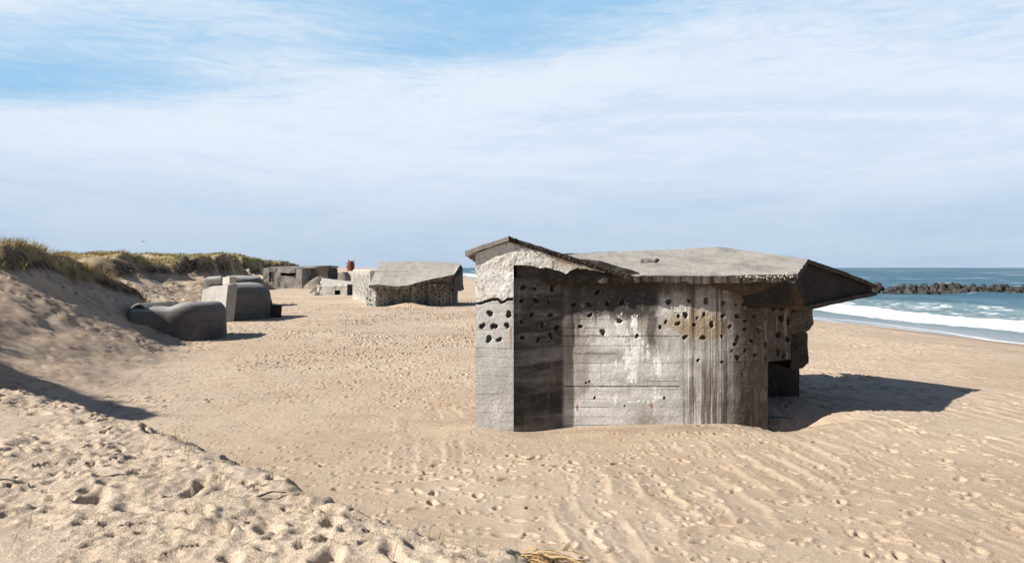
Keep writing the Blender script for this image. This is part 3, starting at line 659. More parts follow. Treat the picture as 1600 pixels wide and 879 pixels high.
part('upper_block', wall_grid(blk_path+[(5.3, 20)], [.0125, .0125, .15], np.arange(1.16, 2.8, .0125), lambda U, Zz, Xx, Yy: (.02*fbm(U*5, Zz*5, 4, 503)+.09*hole_field(U, Zz, H_BLK))*ss(0, .04, U), blk_col), M_MAIN, bk)
zlo = 1.165
part('block_soffit', prism([(4.6, 15.72, zlo), (4.99, 15.78, zlo), (5.56, 16.08, zlo), (5.25, 20, zlo), (4.6, 20, zlo)], (0, 0, .2), 2, .0, .01, 7), M_SHADE_BLACK, bk)
# stepped pillar below the visor, rear wall, plinth
nk = [W(1236, 478, 16.9), W(1270, 478, 16.9), W(1272, 505, 16.9), W(1266, 515, 16.9), W(1256, 521, 16.9), W(1236, 521, 16.9)]
part('corbel', roughen(prism(nk, (0, 1.2, 0), 4, .02), .03, 4, 511), concrete('dark mottled', (.15, .125, .105), dark=(.03, .028, .025), pale=(.36, .33, .3), scale=2.4, blot=.8), bk)
nk = [W(1236, 519, 17.1), W(1262, 519, 17.1), W(1264, 566, 17.1), W(1255, 575, 17.1), W(1236, 577, 17.1)]
part('corbel', roughen(prism(nk, (0, 1.4, 0), 4, .02), .025, 4, 521), M_SHADE_BLACK, bk)
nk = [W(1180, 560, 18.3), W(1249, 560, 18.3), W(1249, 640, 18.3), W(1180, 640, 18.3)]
part('rear_wall', roughen(prism(nk, (0, 1.6, 0), 4, .02), .02, 4, 531), M_SHADE_BLACK, bk)
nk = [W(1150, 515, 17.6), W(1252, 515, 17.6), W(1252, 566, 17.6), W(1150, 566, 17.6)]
part('inner_wall', roughen(prism(nk, (0, 2.4, 0), 3, .02), .02, 4, 541), M_SHADE_BLACK, bk)
nk = [W(1201, 652, 16.3), W(1243, 654, 16.4), W(1243, 690, 16.4), W(1201, 690, 16.3)]
part('plinth', roughen(prism(nk, (0, 1.2, 0), 3, .02), .02, 4, 551), M_FAR, bk)
# chipped patch on the roof
part('roof_chip', roughen(prism([W(1000, 405.5, 16.2)+(0, 0, -.06), W(1024, 405.5, 16.2)+(0, 0, -.06), W(1028, 402.5, 16.6)+(0, 0, -.07), W(1003, 402.5, 16.6)+(0, 0, -.07)], (0, 0, .06), 2, .008), .03, 9, 561), M_FAR, bk)

# ================================================================== PITTED BUNKER BEHIND
pb = thing('concrete_bunker', 'pitted bunker with a tilted flat concrete roof and a front full of small holes', 'bunker', (-7.5, 64, 0))
pth = [(xp(572, 64.5), 64.5), (xp(572, 62), 62), (xp(587.5, 61.9), 61.9), (xp(618, 63.3), 63.3), (xp(664, 63.3), 63.3), (xp(670, 62.7), 62.7), (xp(690, 62.7), 62.7), (xp(703, 63), 63), (xp(712, 64.6), 64.6), (-4.6, 68)]
sp_ = [.1]+[.04]*7+[.2]
P_, _ = resample(pth, sp_); U_ = np.concatenate([[0], np.cumsum(np.linalg.norm(np.diff(P_, axis=0), axis=1))])
HP = []
for r_ in range(6):
    for c_ in range(24):
        HP.append((2.4+.29+c_*.35+(r_ % 2)*.17+.1*math.sin(c_*5+r_*3), .15+r_*.27+.08*math.sin(c_*3.3+r_*2), .056+.016*math.sin(c_*2.1+r_)))
    
def p_disp(U, Zz, Xx, Yy): return .11*hole_field(U, Zz, HP)*(U > 2.5)+.05*fbm(U*2, Zz*2, 4, 601)
def p_col(U, Zz, Xx, Yy):
    px = 800+F*Xx/Yy; n = fbm(U*1.5, Zz*1.5, 5, 602, .6); n2 = fbm(U*4, Zz*.6, 4, 603)
    C = (.27+.1*n)[..., None]*np.array([1, .95, .87])
    mx = lambda C, c, f: C*(1-f[..., None])+np.array(c)*f[..., None]
    C = mx(C, (.5, .48, .43), ss(592, 586, px)*.6); C = mx(C, (.11, .1, .09), ss(660, 672, px+6*n)*(.75+.3*n2)); C = mx(C, (.55, .52, .48), ss(.25, .5, n2)*.6)
    return np.clip(mx(C, (.05, .045, .04), hole_field(U, Zz, HP)*(U > 2.5)), .02, .8)
part('front_wall', wall_grid(pth, sp_, np.arange(-.4, 1.75, .04), p_disp, p_col), M_PERF, pb)
lowr = [W(576, 446, 61.6), W(590, 444, 61.5), W(615, 447, 61.4), W(640, 444.5, 61.4), W(665, 438, 61.7), W(690, 432.5, 62), W(709, 428, 62.3), W(714, 421, 62.8)]
upr = [W(594, 409.5, 66.5), W(620, 408, 66.8), W(660, 408, 67), W(700, 409.5, 67), W(720, 412, 66.5)]
add_patch('roof_slab', patch(lowr, upr, 220, 60, .22, .05, 1.1, 611, .07), (concrete('pale grey roof', (.33, .305, .27), dark=(.2, .185, .16), pale=(.42, .39, .35), streak=0, blot=.4), M_RIM), pb)
part('end_block', rounded_block([(xp(708, 62.6), 62.6), (xp(716, 62.8), 62.8), (xp(724, 65), 65), (xp(724, 67), 67), (xp(700, 67.5), 67.5)], 1.15, lambda x, y: 2.35+.22*(y-62.6), .18, 1, 60, 8, .14, 1.6, 620), concrete('dark end', (.09, .082, .072), scale=.8), pb)
part('rear_block', rounded_block([(-10.8, 63.6), (-5.6, 63.8), (-4.8, 68), (-10.6, 68.5)], -.4, 1.9, .2, 1, 60, 6, .06, 1, 621), M_FAR, pb)
part('upper_wall', roughen(prism([W(668, 450, 62.95), W(711, 450, 63.2), W(711, 424, 63.2), W(690, 429, 63.1), W(668, 436, 62.95)], (0, 2, 0), 3, .05), .06, 1.2, 625), M_FAR, pb)
# sunlit side wall, running back
a0 = np.array((xp(578, 64.2), 64.2)); a1 = np.array((xp(551, 78), 78)); LN = np.linalg.norm(a1-a0)
HS = [(.8+i*1.05+(j % 2)*.5, .75+j*.36, .085) for i in range(13) for j in range(5)]
sdx = lambda U, Zz, Xx, Yy: .2*hole_field(U, Zz, [(4+LN-a_, b_, r_*2.4) for a_, b_, r_ in HS])+.03*fbm(U, Zz, 3, 631)
sdc = lambda U, Zz, Xx, Yy: np.clip((.39+.08*fbm(U*1.5, Zz*1.5, 4, 632))[..., None]*np.array([1, .95, .84])*(1-.85*hole_field(U, Zz, [(4+LN-a_, b_, r_*2.4) for a_, b_, r_ in HS]))[..., None], .03, .8)
part('side_wall', wall_grid([tuple(a1+(4, 0)), tuple(a1), tuple(a0), tuple(a0+(2, .3))], [.3, .06, .3], np.arange(-.4, 2.72, .06), sdx, sdc), M_PERF, pb)
part('rear_roof', prism([(*(a1+(.02, .02)), 2.7), (*(a0+(.02, .02)), 2.7), (*(a0+(3, .3)), 2.7), (*(a1+(4, 0)), 2.7)], (0, 0, .12), 3, .02, .05, 9, 1), M_PALE, pb)

# ================================================================== ROUNDED BUNKERS BY THE DUNE
rb1 = thing('rounded_bunker', 'low smooth rounded bunker half buried at the foot of the near dune', 'bunker', (-13.6, 34, 0))
bean = [(-15.25, 31.5), (-14.9, 31.1), (-14.55, 31.5), (-14.15, 32.0), (-13.4, 32.2), (-12.7, 32.8), (-12.3, 34.2), (-12.7, 35.8), (-14.2, 36.2), (-15.3, 35.4), (-15.7, 33.2)]
part('body', rounded_block(bean, -.6, lambda x, y: 1.36+.22*ss(-14.0, -13.0, x)+.2*ss(-14.7, -15.3, x)-.02*(y-33.5), .5, 2, 110, 10, .035, 1.5, 701), M_GREY, rb1)
part('top_hatch', prism([W(256, 478.5, 34.2), W(287, 479, 34.2), W(280, 476.5, 35), W(258, 476.5, 35)], (0, 0, .07), 2, .01, .02, 3), M_SHADE_BLACK, rb1)
rb2 = thing('rounded_bunker', 'rounded bunker with a tall pale slanting wing wall in front of its dark side', 'bunker', (-16.8, 46.5, 0))
part('body', rounded_block([(-16.0, 44.3), (-15.3, 44.4), (-14.75, 46.0), (-14.25, 47.6), (-14.9, 48.8), (-17.2, 49.5), (-18.2, 48.3), (-17.4, 45.6)], -.6, lambda x, y: 2.12-.05*np.abs(x+15.5), .8, 2, 110, 10, .04, 1.2, 711), M_GREY, rb2)
p1, p2, p3, p4, p5 = W(349.5, 507, 43.6), W(356.5, 444.5, 43.9), W(330, 447, 44.9), W(316, 453, 45.4), W(309, 510, 45.7)
part('wing_wall', roughen(prism([p1, p2, p3, p4, p5], (.42, .35, 0), 4, .03), .03, 1.5, 721), concrete('light grey wing', (.36, .345, .315), dark=(.2, .19, .17), pale=(.46, .44, .41), streak=.2, blot=.45), rb2)
part('buttress', roughen(prism([p2+(.3, .3, -.02), W(377, 456, 45.4), W(372, 470, 45.2), p1+(.3, .3, .4)], (-.5, .8, 0), 3, .02), .02, 2, 722), M_GREY, rb2)
part('top_slab', roughen(prism([W(326, 448, 45), W(344, 446, 45), W(347, 444.3, 46), W(330, 445, 46)], (0, 0, .1), 3, .02), .05, 3, 723), M_SHADE_BLACK, rb2)
part('steps', roughen(prism([W(420, 500, 47.8), W(440.5, 498, 47.8), W(440.5, 477, 47.8), W(433, 476.5, 47.8), W(430.5, 480, 47.8), W(426, 475, 47.8), W(425, 466, 47.8), W(420, 465, 47.8)], (-.9, 1.2, 0), 3, .03), .04, 2, 724), M_SHADE_BLACK, rb2)
rb3 = thing('rounded_bunker', 'low buried bunker with a small pale doorway wall, behind the slanting wing wall', 'bunker', (-21.5, 62, .8))
part('body', rounded_block([(-23.8, 61), (-22.5, 60.3), (-21, 60.4), (-19.8, 61.2), (-19.5, 63), (-20.3, 65), (-22.5, 65.5), (-24.2, 64)], .2, lambda x, y: 2.38-.05*np.abs(x+22), .5, 2, 90, 8, .05, 1, 731), M_GREY, rb3)
part('door_wall', roughen(prism([W(347.5, 446, 59.8), W(358.5, 446, 59.4), W(358.5, 432.5, 59.4), W(348, 433, 59.8)], (.3, .6, 0), 3, .02), .02, 2, 732), M_PALE, rb3)
part('door_wall', roughen(prism([W(359, 447, 59.45), W(370, 447, 60.6), W(360, 432, 59.45)], (-.2, .5, 0), 3, .02), .02, 2, 733), M_SHADE_BLACK, rb3, label='dark triangular cheek beside the doorway')
part('door_wall', roughen(prism([W(345, 446, 60), W(347, 446, 59.9), W(348, 431, 59.9), W(353, 430.5, 60), W(353, 430, 60), W(345, 430.5, 60)], (.1, .4, 0), 2, .01), .02, 2, 734), M_SHADE_BLACK, rb3, label='dark inner jamb')

# ================================================================== FAR BUNKERS
fb = thing('concrete_bunker', 'long grey bunker with a dark doorway and a gun slit, below the far grassy dune', 'bunker', (-32, 120, 0))
XA, XB = xp(411, 117), xp(463, 117)
def fmask(Xx, Zz):
    px = 800+F*Xx/117; py = HZ+(EYE-Zz)/117*F
    door = (px > 420.5) & (px < 427.5) & (py > 424.5) & (py < 440)
    slit = (px > 438) & (px < 461.5) & (py > 425.7) & (py < 430.3)
    topm = py > 418.2+4*np.clip((414-px)/4, 0, 1)**2*2
    return topm & ~door & ~slit
f_disp = lambda a_, z_: 117+.12*fbm(a_*.9, z_*.9, 4, 801)
def f_col(a_, z_):
    n = fbm(a_*1.2, z_*1.2, 4, 802, .6); st = fbm(a_*2.2, z_*.35, 4, 803, .6)
    C = (.30+.1*n)[..., None]*np.array([1, .94, .85]); f = (ss(.0, .35, st)*.75)[..., None]
    return np.clip(C*(1-f)+np.array((.09, .08, .07))*f, .03, .7)
part('front_wall', maskslab(XA, XB, -.5, 3.05, .11, fmask, f_disp, 118, f_col), M_PERF, fb)
part('body', rounded_block([(XA+.1, 117.9), (XB-.2, 118.3), (XB+1.5, 119), (XB+1, 124), (XA+1.5, 125)], -.5, 2.85, .2, 1, 60, 6, .05, 1, 811), M_DARK, fb)
part('slit_hood', roughen(prism([W(436.5, 419, 116.8), W(462, 419, 116.8), W(462, 426, 116.8), W(450, 427, 116.6), W(438, 426, 116.8)], (0, .5, 0), 2, .05), .06, 1, 812), M_FAR, fb)
part('roof_slab', roughen(prism([(XA+.4, 117.3, 2.86), (XB+2.4, 117.6, 2.86), (XB+2, 124, 3.0), (XA+1.5, 125, 3.0)], (0, 0, .2), 3, .05), .08, .8, 813), M_FAR, fb)
part('pier', roughen(prism([W(462.5, 420, 116.2), W(472, 420, 116), W(472, 452, 116), W(462.5, 452, 116.2)], (.5, 3, 0), 3, .06), .08, .8, 814), M_FAR, fb)
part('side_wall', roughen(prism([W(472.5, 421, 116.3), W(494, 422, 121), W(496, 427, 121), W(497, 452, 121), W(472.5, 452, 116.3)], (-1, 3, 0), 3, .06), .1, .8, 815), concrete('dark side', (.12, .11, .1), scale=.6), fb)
part('leaning_iron', prism([W(474.5, 450, 115.5), W(477.5, 450, 115.5), W(477.5, 441, 115.5), W(474.5, 441, 115.5)], (0, .3, 0), 1, .03, .05), M_RUST, fb)
rb_ = thing('concrete_bunker', 'square grey bunker block showing above and behind the gun slit bunker', 'bunker', (-38, 150, 0))
part('body', roughen(prism([W(488, 418, 148), W(513, 417, 149), W(513, 448, 149), W(488, 448, 148)], (-1.5, 8, 0), 4, .08), .12, .7, 821), M_FAR, rb_)
part('end_wall', roughen(prism([W(513.3, 417.5, 149), W(527.5, 418.5, 156), W(527.5, 448, 156), W(513.3, 448, 149)], (-3, 2, 0), 4, .05), .1, .7, 822), M_SHADE_BLACK, rb_)
part('roof_slab', roughen(prism([W(472, 418.6, 146.5), W(516, 416.8, 148.5), W(529, 417.7, 156), W(490, 416.5, 158)], (0, 0, .25), 3, .05), .14, .6, 823), M_FAR, rb_)
solo('concrete_fragment', rounded_block([W(474, 449, 112)[:2], W(488, 449, 111)[:2], W(509, 449, 111.5)[:2], W(513, 449, 115)[:2], W(492, 449, 117)[:2], W(474, 449, 115)[:2]], -.4, lambda x, y: np.interp(x, [xp(474, 113), xp(488, 113), xp(500, 113), xp(511, 113)], [.45, 1.2, 1.75, 1.35]), .35, 2, 70, 6, .12, .8, 831), concrete('brown fragment', (.27, .235, .2), scale=.6), (-26.5, 113, 0), label='brown grey wedge of broken bunker lying in front of the long grey bunker', cat='concrete fragment')
solo('concrete_fragment', rounded_block([W(512, 440, 163)[:2], W(530, 440, 161)[:2], W(545, 440, 161)[:2], W(549, 440, 166)[:2], W(530, 440, 170)[:2], W(513, 440, 169)[:2]], -.3, lambda x, y: np.interp(x, [xp(512, 164), xp(522, 164), xp(540, 164), xp(549, 164)], [1.1, 2.0, 2.15, 1.2]), .35, 1, 70, 6, .1, .6, 841), M_FAR, (-35.5, 165, 0), label='rounded concrete lump lying on the sand just below the rusty iron tower', cat='concrete fragment')
lb = thing('concrete_bunker', 'low pale bunker sunk in sand with a small square dark opening', 'bunker', (-20, 88, 0))
def lmask(a_, z_):
    px = 800+F*a_/86.5; py = HZ+(EYE-z_)/86.5*F
    return (py > 442.5+6*np.clip((504-px)/5, 0, 1)**2) & ~((px > 522.5) & (px < 531.5) & (py > 453.5) & (py < 460.5))
l_col = lambda a_, z_: np.clip((.5+.08*fbm(a_*1.5, z_*1.5, 4, 851))[..., None]*np.array([1, .96, .88]), .05, .8)
part('front_wall', maskslab(xp(499.5, 86.5), xp(542.5, 86.5), -.5, 1.35, .07, lmask, lambda a_, z_: 86.5+.06*fbm(a_, z_*2, 3, 852)+.25*ss(.9, 1.35, z_)**2, 87.1, l_col), M_PERF, lb)
part('body', rounded_block([(xp(501, 87.2), 87.15), (xp(541, 87.2), 87.15), (xp(555, 90), 90), (xp(555, 92), 92.5), (xp(501, 93), 92.5)], -.5, 1.15, .2, 1, 60, 5, .03, 1, 853), M_DARK, lb)
part('end_wall', roughen(prism([W(543, 445, 86.6), W(556, 445.5, 90), W(558, 450, 90), W(557, 459, 90), W(543, 463, 86.6)], (-1.5, 2, 0), 3, .05), .08, 1, 854), M_SHADE_BLACK, lb)
part('roof_slab', roughen(prism([W(500, 443.5, 86.9), W(544, 445.2, 86.9), W(558, 446, 90.2), W(548, 441, 97), W(503, 436.5, 95)], (0, 0, .16), 4, .05), .08, .8, 855), M_PALE, lb)
solo('concrete_fragment', roughen(join_meshes([prism([W(480, 464, 86), W(490, 464, 86), W(493, 458, 86), W(490, 455, 86)], (.3, .3, 0), 2, .03), prism([W(482, 458, 86.4), W(485, 454, 86.4), W(494, 444, 86.4), W(500, 447, 86.4), W(497, 462, 86.6), W(492, 455, 86.6)], (.2, .5, 0), 3, .03)]), .06, 1.5, 861), M_PALE, (-21.5, 86.3, 0), label='white broken slab propped against the left end of the low pale bunker', cat='concrete fragment')

# rusty tower on the far rise
tz0 = float(base_ground(np.array([-46.4]), np.array([230.]))[0][0]); tw = thing('iron_tower', 'rusty brown iron tower standing alone on the far sand rise', 'tower', (-46.4, 230, tz0))
s_ = 230/F; ztop = EYE+10.5*s_
prof = [(-.95, tz0-.4), (-1.02, tz0+.6), (-1.05, tz0+1.6), (-.95, ztop-.8), (-.75, ztop-.2), (-.6, ztop)]
n = 20; V = []
for r_, z_ in prof:
    for i in range(n): V.append((-46.4+abs(r_)*math.cos(i*2*math.pi/n), 230+abs(r_)*math.sin(i*2*math.pi/n), z_))
V.append((-46.4, 230, ztop)); Fc = [(j*n+i, j*n+(i+1) % n, (j+1)*n+(i+1) % n, (j+1)*n+i) for j in range(len(prof)-1) for i in range(n)]+[((len(prof)-1)*n+i, (len(prof)-1)*n+(i+1) % n, len(V)-1) for i in range(n)]
part('casing', roughen(mesh_np('casing', V, Fc), .1, 1.5, 871), M_RUST, tw)
part('mast', prism([(-47.05, 229.8, ztop-.5), (-46.85, 229.8, ztop-.5), (-46.8, 229.8, ztop+.55), (-47.0, 229.8, ztop+.55)], (0, .2, 0), 1, .02, .05), M_RUST, tw)
for i, (sx, zz_) in enumerate(((-1, .8), (1, .7), (-1, 1.9), (1, 1.8), (1, 2.5))):
    part('bracket', prism([(-46.4+sx*.9, 229.7, tz0+zz_), (-46.4+sx*1.45, 229.7, tz0+zz_+.25), (-46.4+sx*1.0, 229.7, tz0+zz_+.4)][::(1 if sx > 0 else -1)], (0, .4, 0), 0, .02), M_RUST, tw)

# ================================================================== BREAKWATER
def rock_mesh(seed):
    rg = np.random.default_rng(seed); bm = bmesh.new(); bmesh.ops.create_icosphere(bm, subdivisions=3, radius=1)
    me = bpy.data.meshes.new('boulder'); bm.to_mesh(me); bm.free()
    c = np.empty(len(me.vertices)*3, np.float32); me.vertices.foreach_get('co', c); V = c.reshape(-1, 3).astype(float)
    for _ in range(9):
        nn = rg.normal(size=3); nn /= np.linalg.norm(nn); d_ = .55+.25*rg.random(); h = V@nn; V -= np.clip(h-d_, 0, None)[:, None]*nn*.9
    V *= (1.15, .95, .8); V += .05*np.column_stack([fbm(V[:, 0]*3+V[:, 2], V[:, 1]*3, 3, seed), fbm(V[:, 1]*3, V[:, 2]*3, 3, seed+1), fbm(V[:, 2]*3, V[:, 0]*3, 3, seed+2)])
    me.vertices.foreach_set('co', V.astype(np.float32).ravel()); me.update(); return me
k = NT('wet dark boulder'); oi = k.n('ShaderNodeObjectInfo')
cb = k.mix(oi.outputs['Random'], (.014, .014, .014), (.06, .055, .05)); cb = k.mix(k.ramp(k.noise(2.2, det=5), .5, .75), cb, (.13, .115, .1))
M_ROCK = k.done(cb, k.bump(k.noise(5), .5, .1), .75)
rocks = [rock_mesh(900+i*5) for i in range(8)]
for m in rocks: m.materials.append(M_ROCK)
rg = np.random.default_rng(5)
for row, (dy, z_, r_, sp) in enumerate(((-3.0, -1.45, .9, .85), (-1.8, -1.0, .8, .85), (-.7, -.6, .75, .8), (.6, -.55, .75, .9))):
    xq = 52.0
    while xq < 101:
        o = link(bpy.data.objects.new('boulder', rocks[int(rg.integers(8))])); s1 = r_*(.55+.75*rg.random())
        o.location = (xq+rg.normal()*.15, BWY+dy+rg.normal()*.3-.02*(xq-70), z_+rg.normal()*.12+.004*(xq-60)); o.scale = (s1, s1, s1); o.rotation_euler = rg.random(3)*6.28
        tag(o, 'dark wet boulder piled in the stone breakwater standing in the sea', 'boulder', 'boulders of the breakwater')
        xq += sp*(.8+.4*rg.random())

# ================================================================== GULL
gb = W(224, 377.5, 120); bm = bmesh.new()
def gull():
    V = []; Fc = []; n = 8; prof = [(-.42, .01), (-.3, .05), (-.1, .085), (.1, .08), (.22, .06), (.3, .055), (.36, .03), (.43, .006)]
    for x_, r_ in prof:
        for i in range(n): V.append((x_, r_*math.cos(i*2*math.pi/n), r_*.9*math.sin(i*2*math.pi/n)))
    for j in range(len(prof)-1):
        for i in range(n): Fc.append((j*n+i, j*n+(i+1) % n, (j+1)*n+(i+1) % n, (j+1)*n+i))
    for sy in (-1, 1):
        b0 = len(V)
        for yy, xf, xb, zz in ((.05, .16, -.12, .03), (.25, .22, -.08, .14), (.42, .18, -.08, .12), (.62, .02, -.14, .10), (.74, -.1, -.16, .07)):
            V.append((xf, sy*yy, zz)); V.append((xb, sy*yy, zz-.01)); V.append(((xf+xb)/2, sy*yy, zz+.02)); V.append(((xf+xb)/2, sy*yy, zz-.02))
        for j in range(4):
            o_ = b0+j*4
            for a_, b_ in ((0, 2), (2, 1), (1, 3), (3, 0)): Fc.append((o_+a_, o_+b_, o_+4+b_, o_+4+a_))
    return mesh_np('gull', V, Fc, True)
g = link(bpy.data.objects.new('seagull', gull())); g.location = gb; g.rotation_euler = (R(-18), R(-8), R(-100)); g.scale = (.72,)*3
g.data.materials.append(NT('gull feathers').done((.3, .3, .31))); tag(g, 'small seagull gliding above the dune crest', 'seagull')

# ================================================================== GRASS
def blades(P, ln, wd, lean, seed, bend=.55, col=None):
    rg = np.random.default_rng(seed); n = len(P); L = ln*(.55+.75*rg.random(n)); a = rg.random(n)*6.283
    dirv = np.stack([np.cos(a), np.sin(a)], 1)*(.55*rg.random(n))[:, None]+np.array(lean)
    side = np.stack([-np.sin(a*1.7), np.cos(a*1.7)], 1)*(wd*(.6+.8*rg.random(n)))[:, None]*.5
    V = np.zeros((n, 5, 3)); up = np.sqrt(np.clip(1-(dirv**2).sum(1)*.4, .25, 1))
    V[:, 0] = P; V[:, 1] = P; V[:, 0, :2] -= side; V[:, 1, :2] += side
    m = P.copy(); m[:, :2] += dirv*(L*.4)[:, None]; m[:, 2] += L*.6*up
    V[:, 2] = m; V[:, 3] = m; V[:, 2, :2] += side*.75; V[:, 3, :2] -= side*.75
    t = P.copy(); t[:, :2] += dirv*(L*1.05)[:, None]; t[:, 2] += L*up*(1-bend*.3*rg.random(n)); V[:, 4] = t
    b = np.arange(n)[:, None]*5
    tris = np.concatenate([b+[0, 1, 2], b+[0, 2, 3], b+[3, 2, 4]])
    me = mesh_np('blades', V.reshape(-1, 3), tris)
    c = np.array(col)[rg.integers(len(col), size=n)]*(.7+.6*rg.random(n))[:, None]
    attr(me, 'col', np.repeat(c, 5, 0)); return me
k = NT('marram grass'); M_GRASS = k.done(k.attr('col').outputs['Color']); k.b.inputs['Specular IOR Level'].default_value = .08
def grass_pts(x0, x1, y0, y1, n, seed, thr=.5, tuft=1, spread=.1):
    rg = np.random.default_rng(seed); xx = x0+(x1-x0)*rg.random(n); yy = y0+(y1-y0)*rg.random(n)
    z, s, t1, t2, inl, d = base_ground(xx, yy); gm = ss(.3+.2*ss(36, 44, yy), .85+.1*ss(36, 44, yy), t2+.45*fbm(xx*.5, yy*.5, 3, 81)+.06*np.clip(inl, 0, 4))*(1-.85*ss(.1, .4, fbm(xx*.28+3, yy*.2, 3, 84)))
    dens = .5+.5*ss(-.3, .2, fbm(xx*.9, yy*.9, 3, 82)); ok = (gm*dens > rg.random(n)*.9+.05) & (t1 > .8)
    xx, yy = xx[ok], yy[ok]
    xx = np.repeat(xx, tuft)+rg.normal(0, spread, len(xx)*tuft); yy = np.repeat(yy, tuft)+rg.normal(0, spread, len(yy)*tuft)
    z = base_ground(xx, yy)[0]; return np.stack([xx, yy, z-.03], 1)
GC = [(.36, .26, .11), (.30, .215, .085), (.19, .145, .06), (.44, .32, .155), (.12, .095, .042), (.2, .17, .06)]
GF = [(.31, .25, .12), (.24, .205, .09), (.16, .15, .065), (.36, .28, .145), (.11, .105, .048)]
tag(part('dune_grass', blades(grass_pts(-27, -14.2, 8, 38, 6500, 1, tuft=16, spread=.07), .33, .013, (.42, .16), 2, col=GC), M_GRASS), 'golden marram grass covering the crest of the near dune', 'grass', kind='stuff')
tag(part('dune_grass', blades(grass_pts(-50, -24, 40, 74, 9000, 3, tuft=9, spread=.12), .36, .028, (.4, .1), 4, col=GC), M_GRASS), 'olive grass covering the second dune behind the footprinted sand ramp', 'grass', kind='stuff')
tag(part('dune_grass', blades(grass_pts(-75, -33, 74, 185, 20000, 5, tuft=5, spread=.2), .34, .055, (.4, .1), 6, col=GF), M_GRASS), 'green brown grass covering the long far dune', 'grass', kind='stuff')
# straw and twigs on the foreground crest
def gz(xx, yy): return base_ground(np.asarray(xx, float), np.asarray(yy, float))[0]
rg = np.random.default_rng(21); xx = -5.5+6.3*rg.random(2400); yy = 3.2+7*rg.random(2400); s = crest_s(xx, yy); ok = (s > -.1) & (fbm(xx*.9, yy*.9, 3, 88)+.5*np.exp(-(s/.7)**2) > .18); xx, yy = xx[ok][:620], yy[ok][:620]
tag(part('straw', blades(np.stack([xx, yy, gz(xx, yy)-.01], 1), .13, .0035, (.3, .1), 22, col=[(.4, .29, .13), (.3, .21, .1), (.18, .13, .08)]), M_GRASS), 'thin dry straw stalks scattered over the trampled foreground sand', 'straw', kind='stuff')
def tube(pts, r0, r1, n=6):
    pts = np.array(pts, float); V = []; Fc = []
    for i, p in enumerate(pts):
        t = pts[min(i+1, len(pts)-1)]-pts[max(i-1, 0)]; t /= np.linalg.norm(t); a = np.cross(t, (0, 0, 1.)); a /= np.linalg.norm(a)+1e-9; b = np.cross(t, a); r = r0+(r1-r0)*i/(len(pts)-1)
        for j in range(n): V.append(p+r*(a*math.cos(j*2*math.pi/n)+b*math.sin(j*2*math.pi/n)))
    for i in range(len(pts)-1):
        for j in range(n): Fc.append((i*n+j, i*n+(j+1) % n, (i+1)*n+(j+1) % n, (i+1)*n+j))
    return V, Fc
M_TWIG = concrete('dark driftwood', (.05, .04, .033), scale=8)
def on_crest(px, py):      # where the view ray meets the trampled crest
    Yd = (EYE-1.43)/((py-HZ)/F); return (px-800)/F*Yd, Yd
for px, py, ln, an, lab in ((423, 773, .2, .6, 'short dark twig lying near the sharp crest edge of the foreground sand'), (12, 753, .28, -.2, 'dark curled twig lying at the left end of the foreground sand'), (185, 745, .2, .1, 'thin dark twig lying between footprints in the foreground sand')):
    x_, y_ = on_crest(px, py); z_ = float(gz([x_], [y_])[0])+.012
    V, Fc = tube([(x_+ln*(t-.5)*math.cos(an)+.012*math.sin(t*7), y_+ln*(t-.5)*math.sin(an), z_+.02*math.sin(t*3.1)) for t in np.linspace(0, 1, 7)], .008, .003)
    solo('twig', mesh_np('twig', V, Fc), M_TWIG, (x_, y_, z_), label=lab, cat='twig')
def tussock(cx, cy, ang, n, ln, seed, flat):
    rg = np.random.default_rng(seed); V = []; Fc = []; cols = []
    for i in range(n):
        a = ang+rg.normal()*.42; L = ln*(.4+.8*rg.random()); px_, py_ = cx+rg.normal()*.07, cy+rg.normal()*.035; h = flat*(.3+rg.random()); z0 = float(gz([px_], [py_])[0]); w_ = .0035+.0035*rg.random(); b0 = len(V); tw_ = rg.normal()*.5
        for t in np.linspace(0, 1, 7):
            aa = a+tw_*t*t; qx, qy = px_+L*t*math.cos(aa), py_+L*t*math.sin(aa)
            qz = z0-.02+h*math.sin(min(1, t*1.15)*math.pi*.85)-.05*t*t; wx_, wy_ = -math.sin(aa)*w_*(1-t*.9), math.cos(aa)*w_*(1-t*.9)
            V += [(qx-wx_, qy-wy_, qz), (qx+wx_, qy+wy_, qz+.004)]
        for j in range(6): Fc.append((b0+2*j, b0+2*j+1, b0+2*j+3, b0+2*j+2))
        c = np.array([(.4, .25, .1), (.28, .17, .07), (.48, .33, .16), (.08, .05, .03)][int(rg.integers(4))]); cols += [c]*14
    me = mesh_np('tussock', np.array(V), Fc); attr(me, 'col', np.array(cols)); return me
solo('grass_tuft', tussock(.1, 4.62, -.5, 150, .4, 31, .05), M_GRASS, (.1, 4.62, 1.4), label='flattened dry golden grass tuft at the bottom edge of the crest', cat='grass tuft')
solo('grass_tuft', tussock(.3, 4.43, -.5, 170, .5, 32, .045), M_GRASS, (.3, 4.43, 1.4), label='long trailing dry grass tuft nearest the camera, hanging over the crest edge', cat='grass tuft')
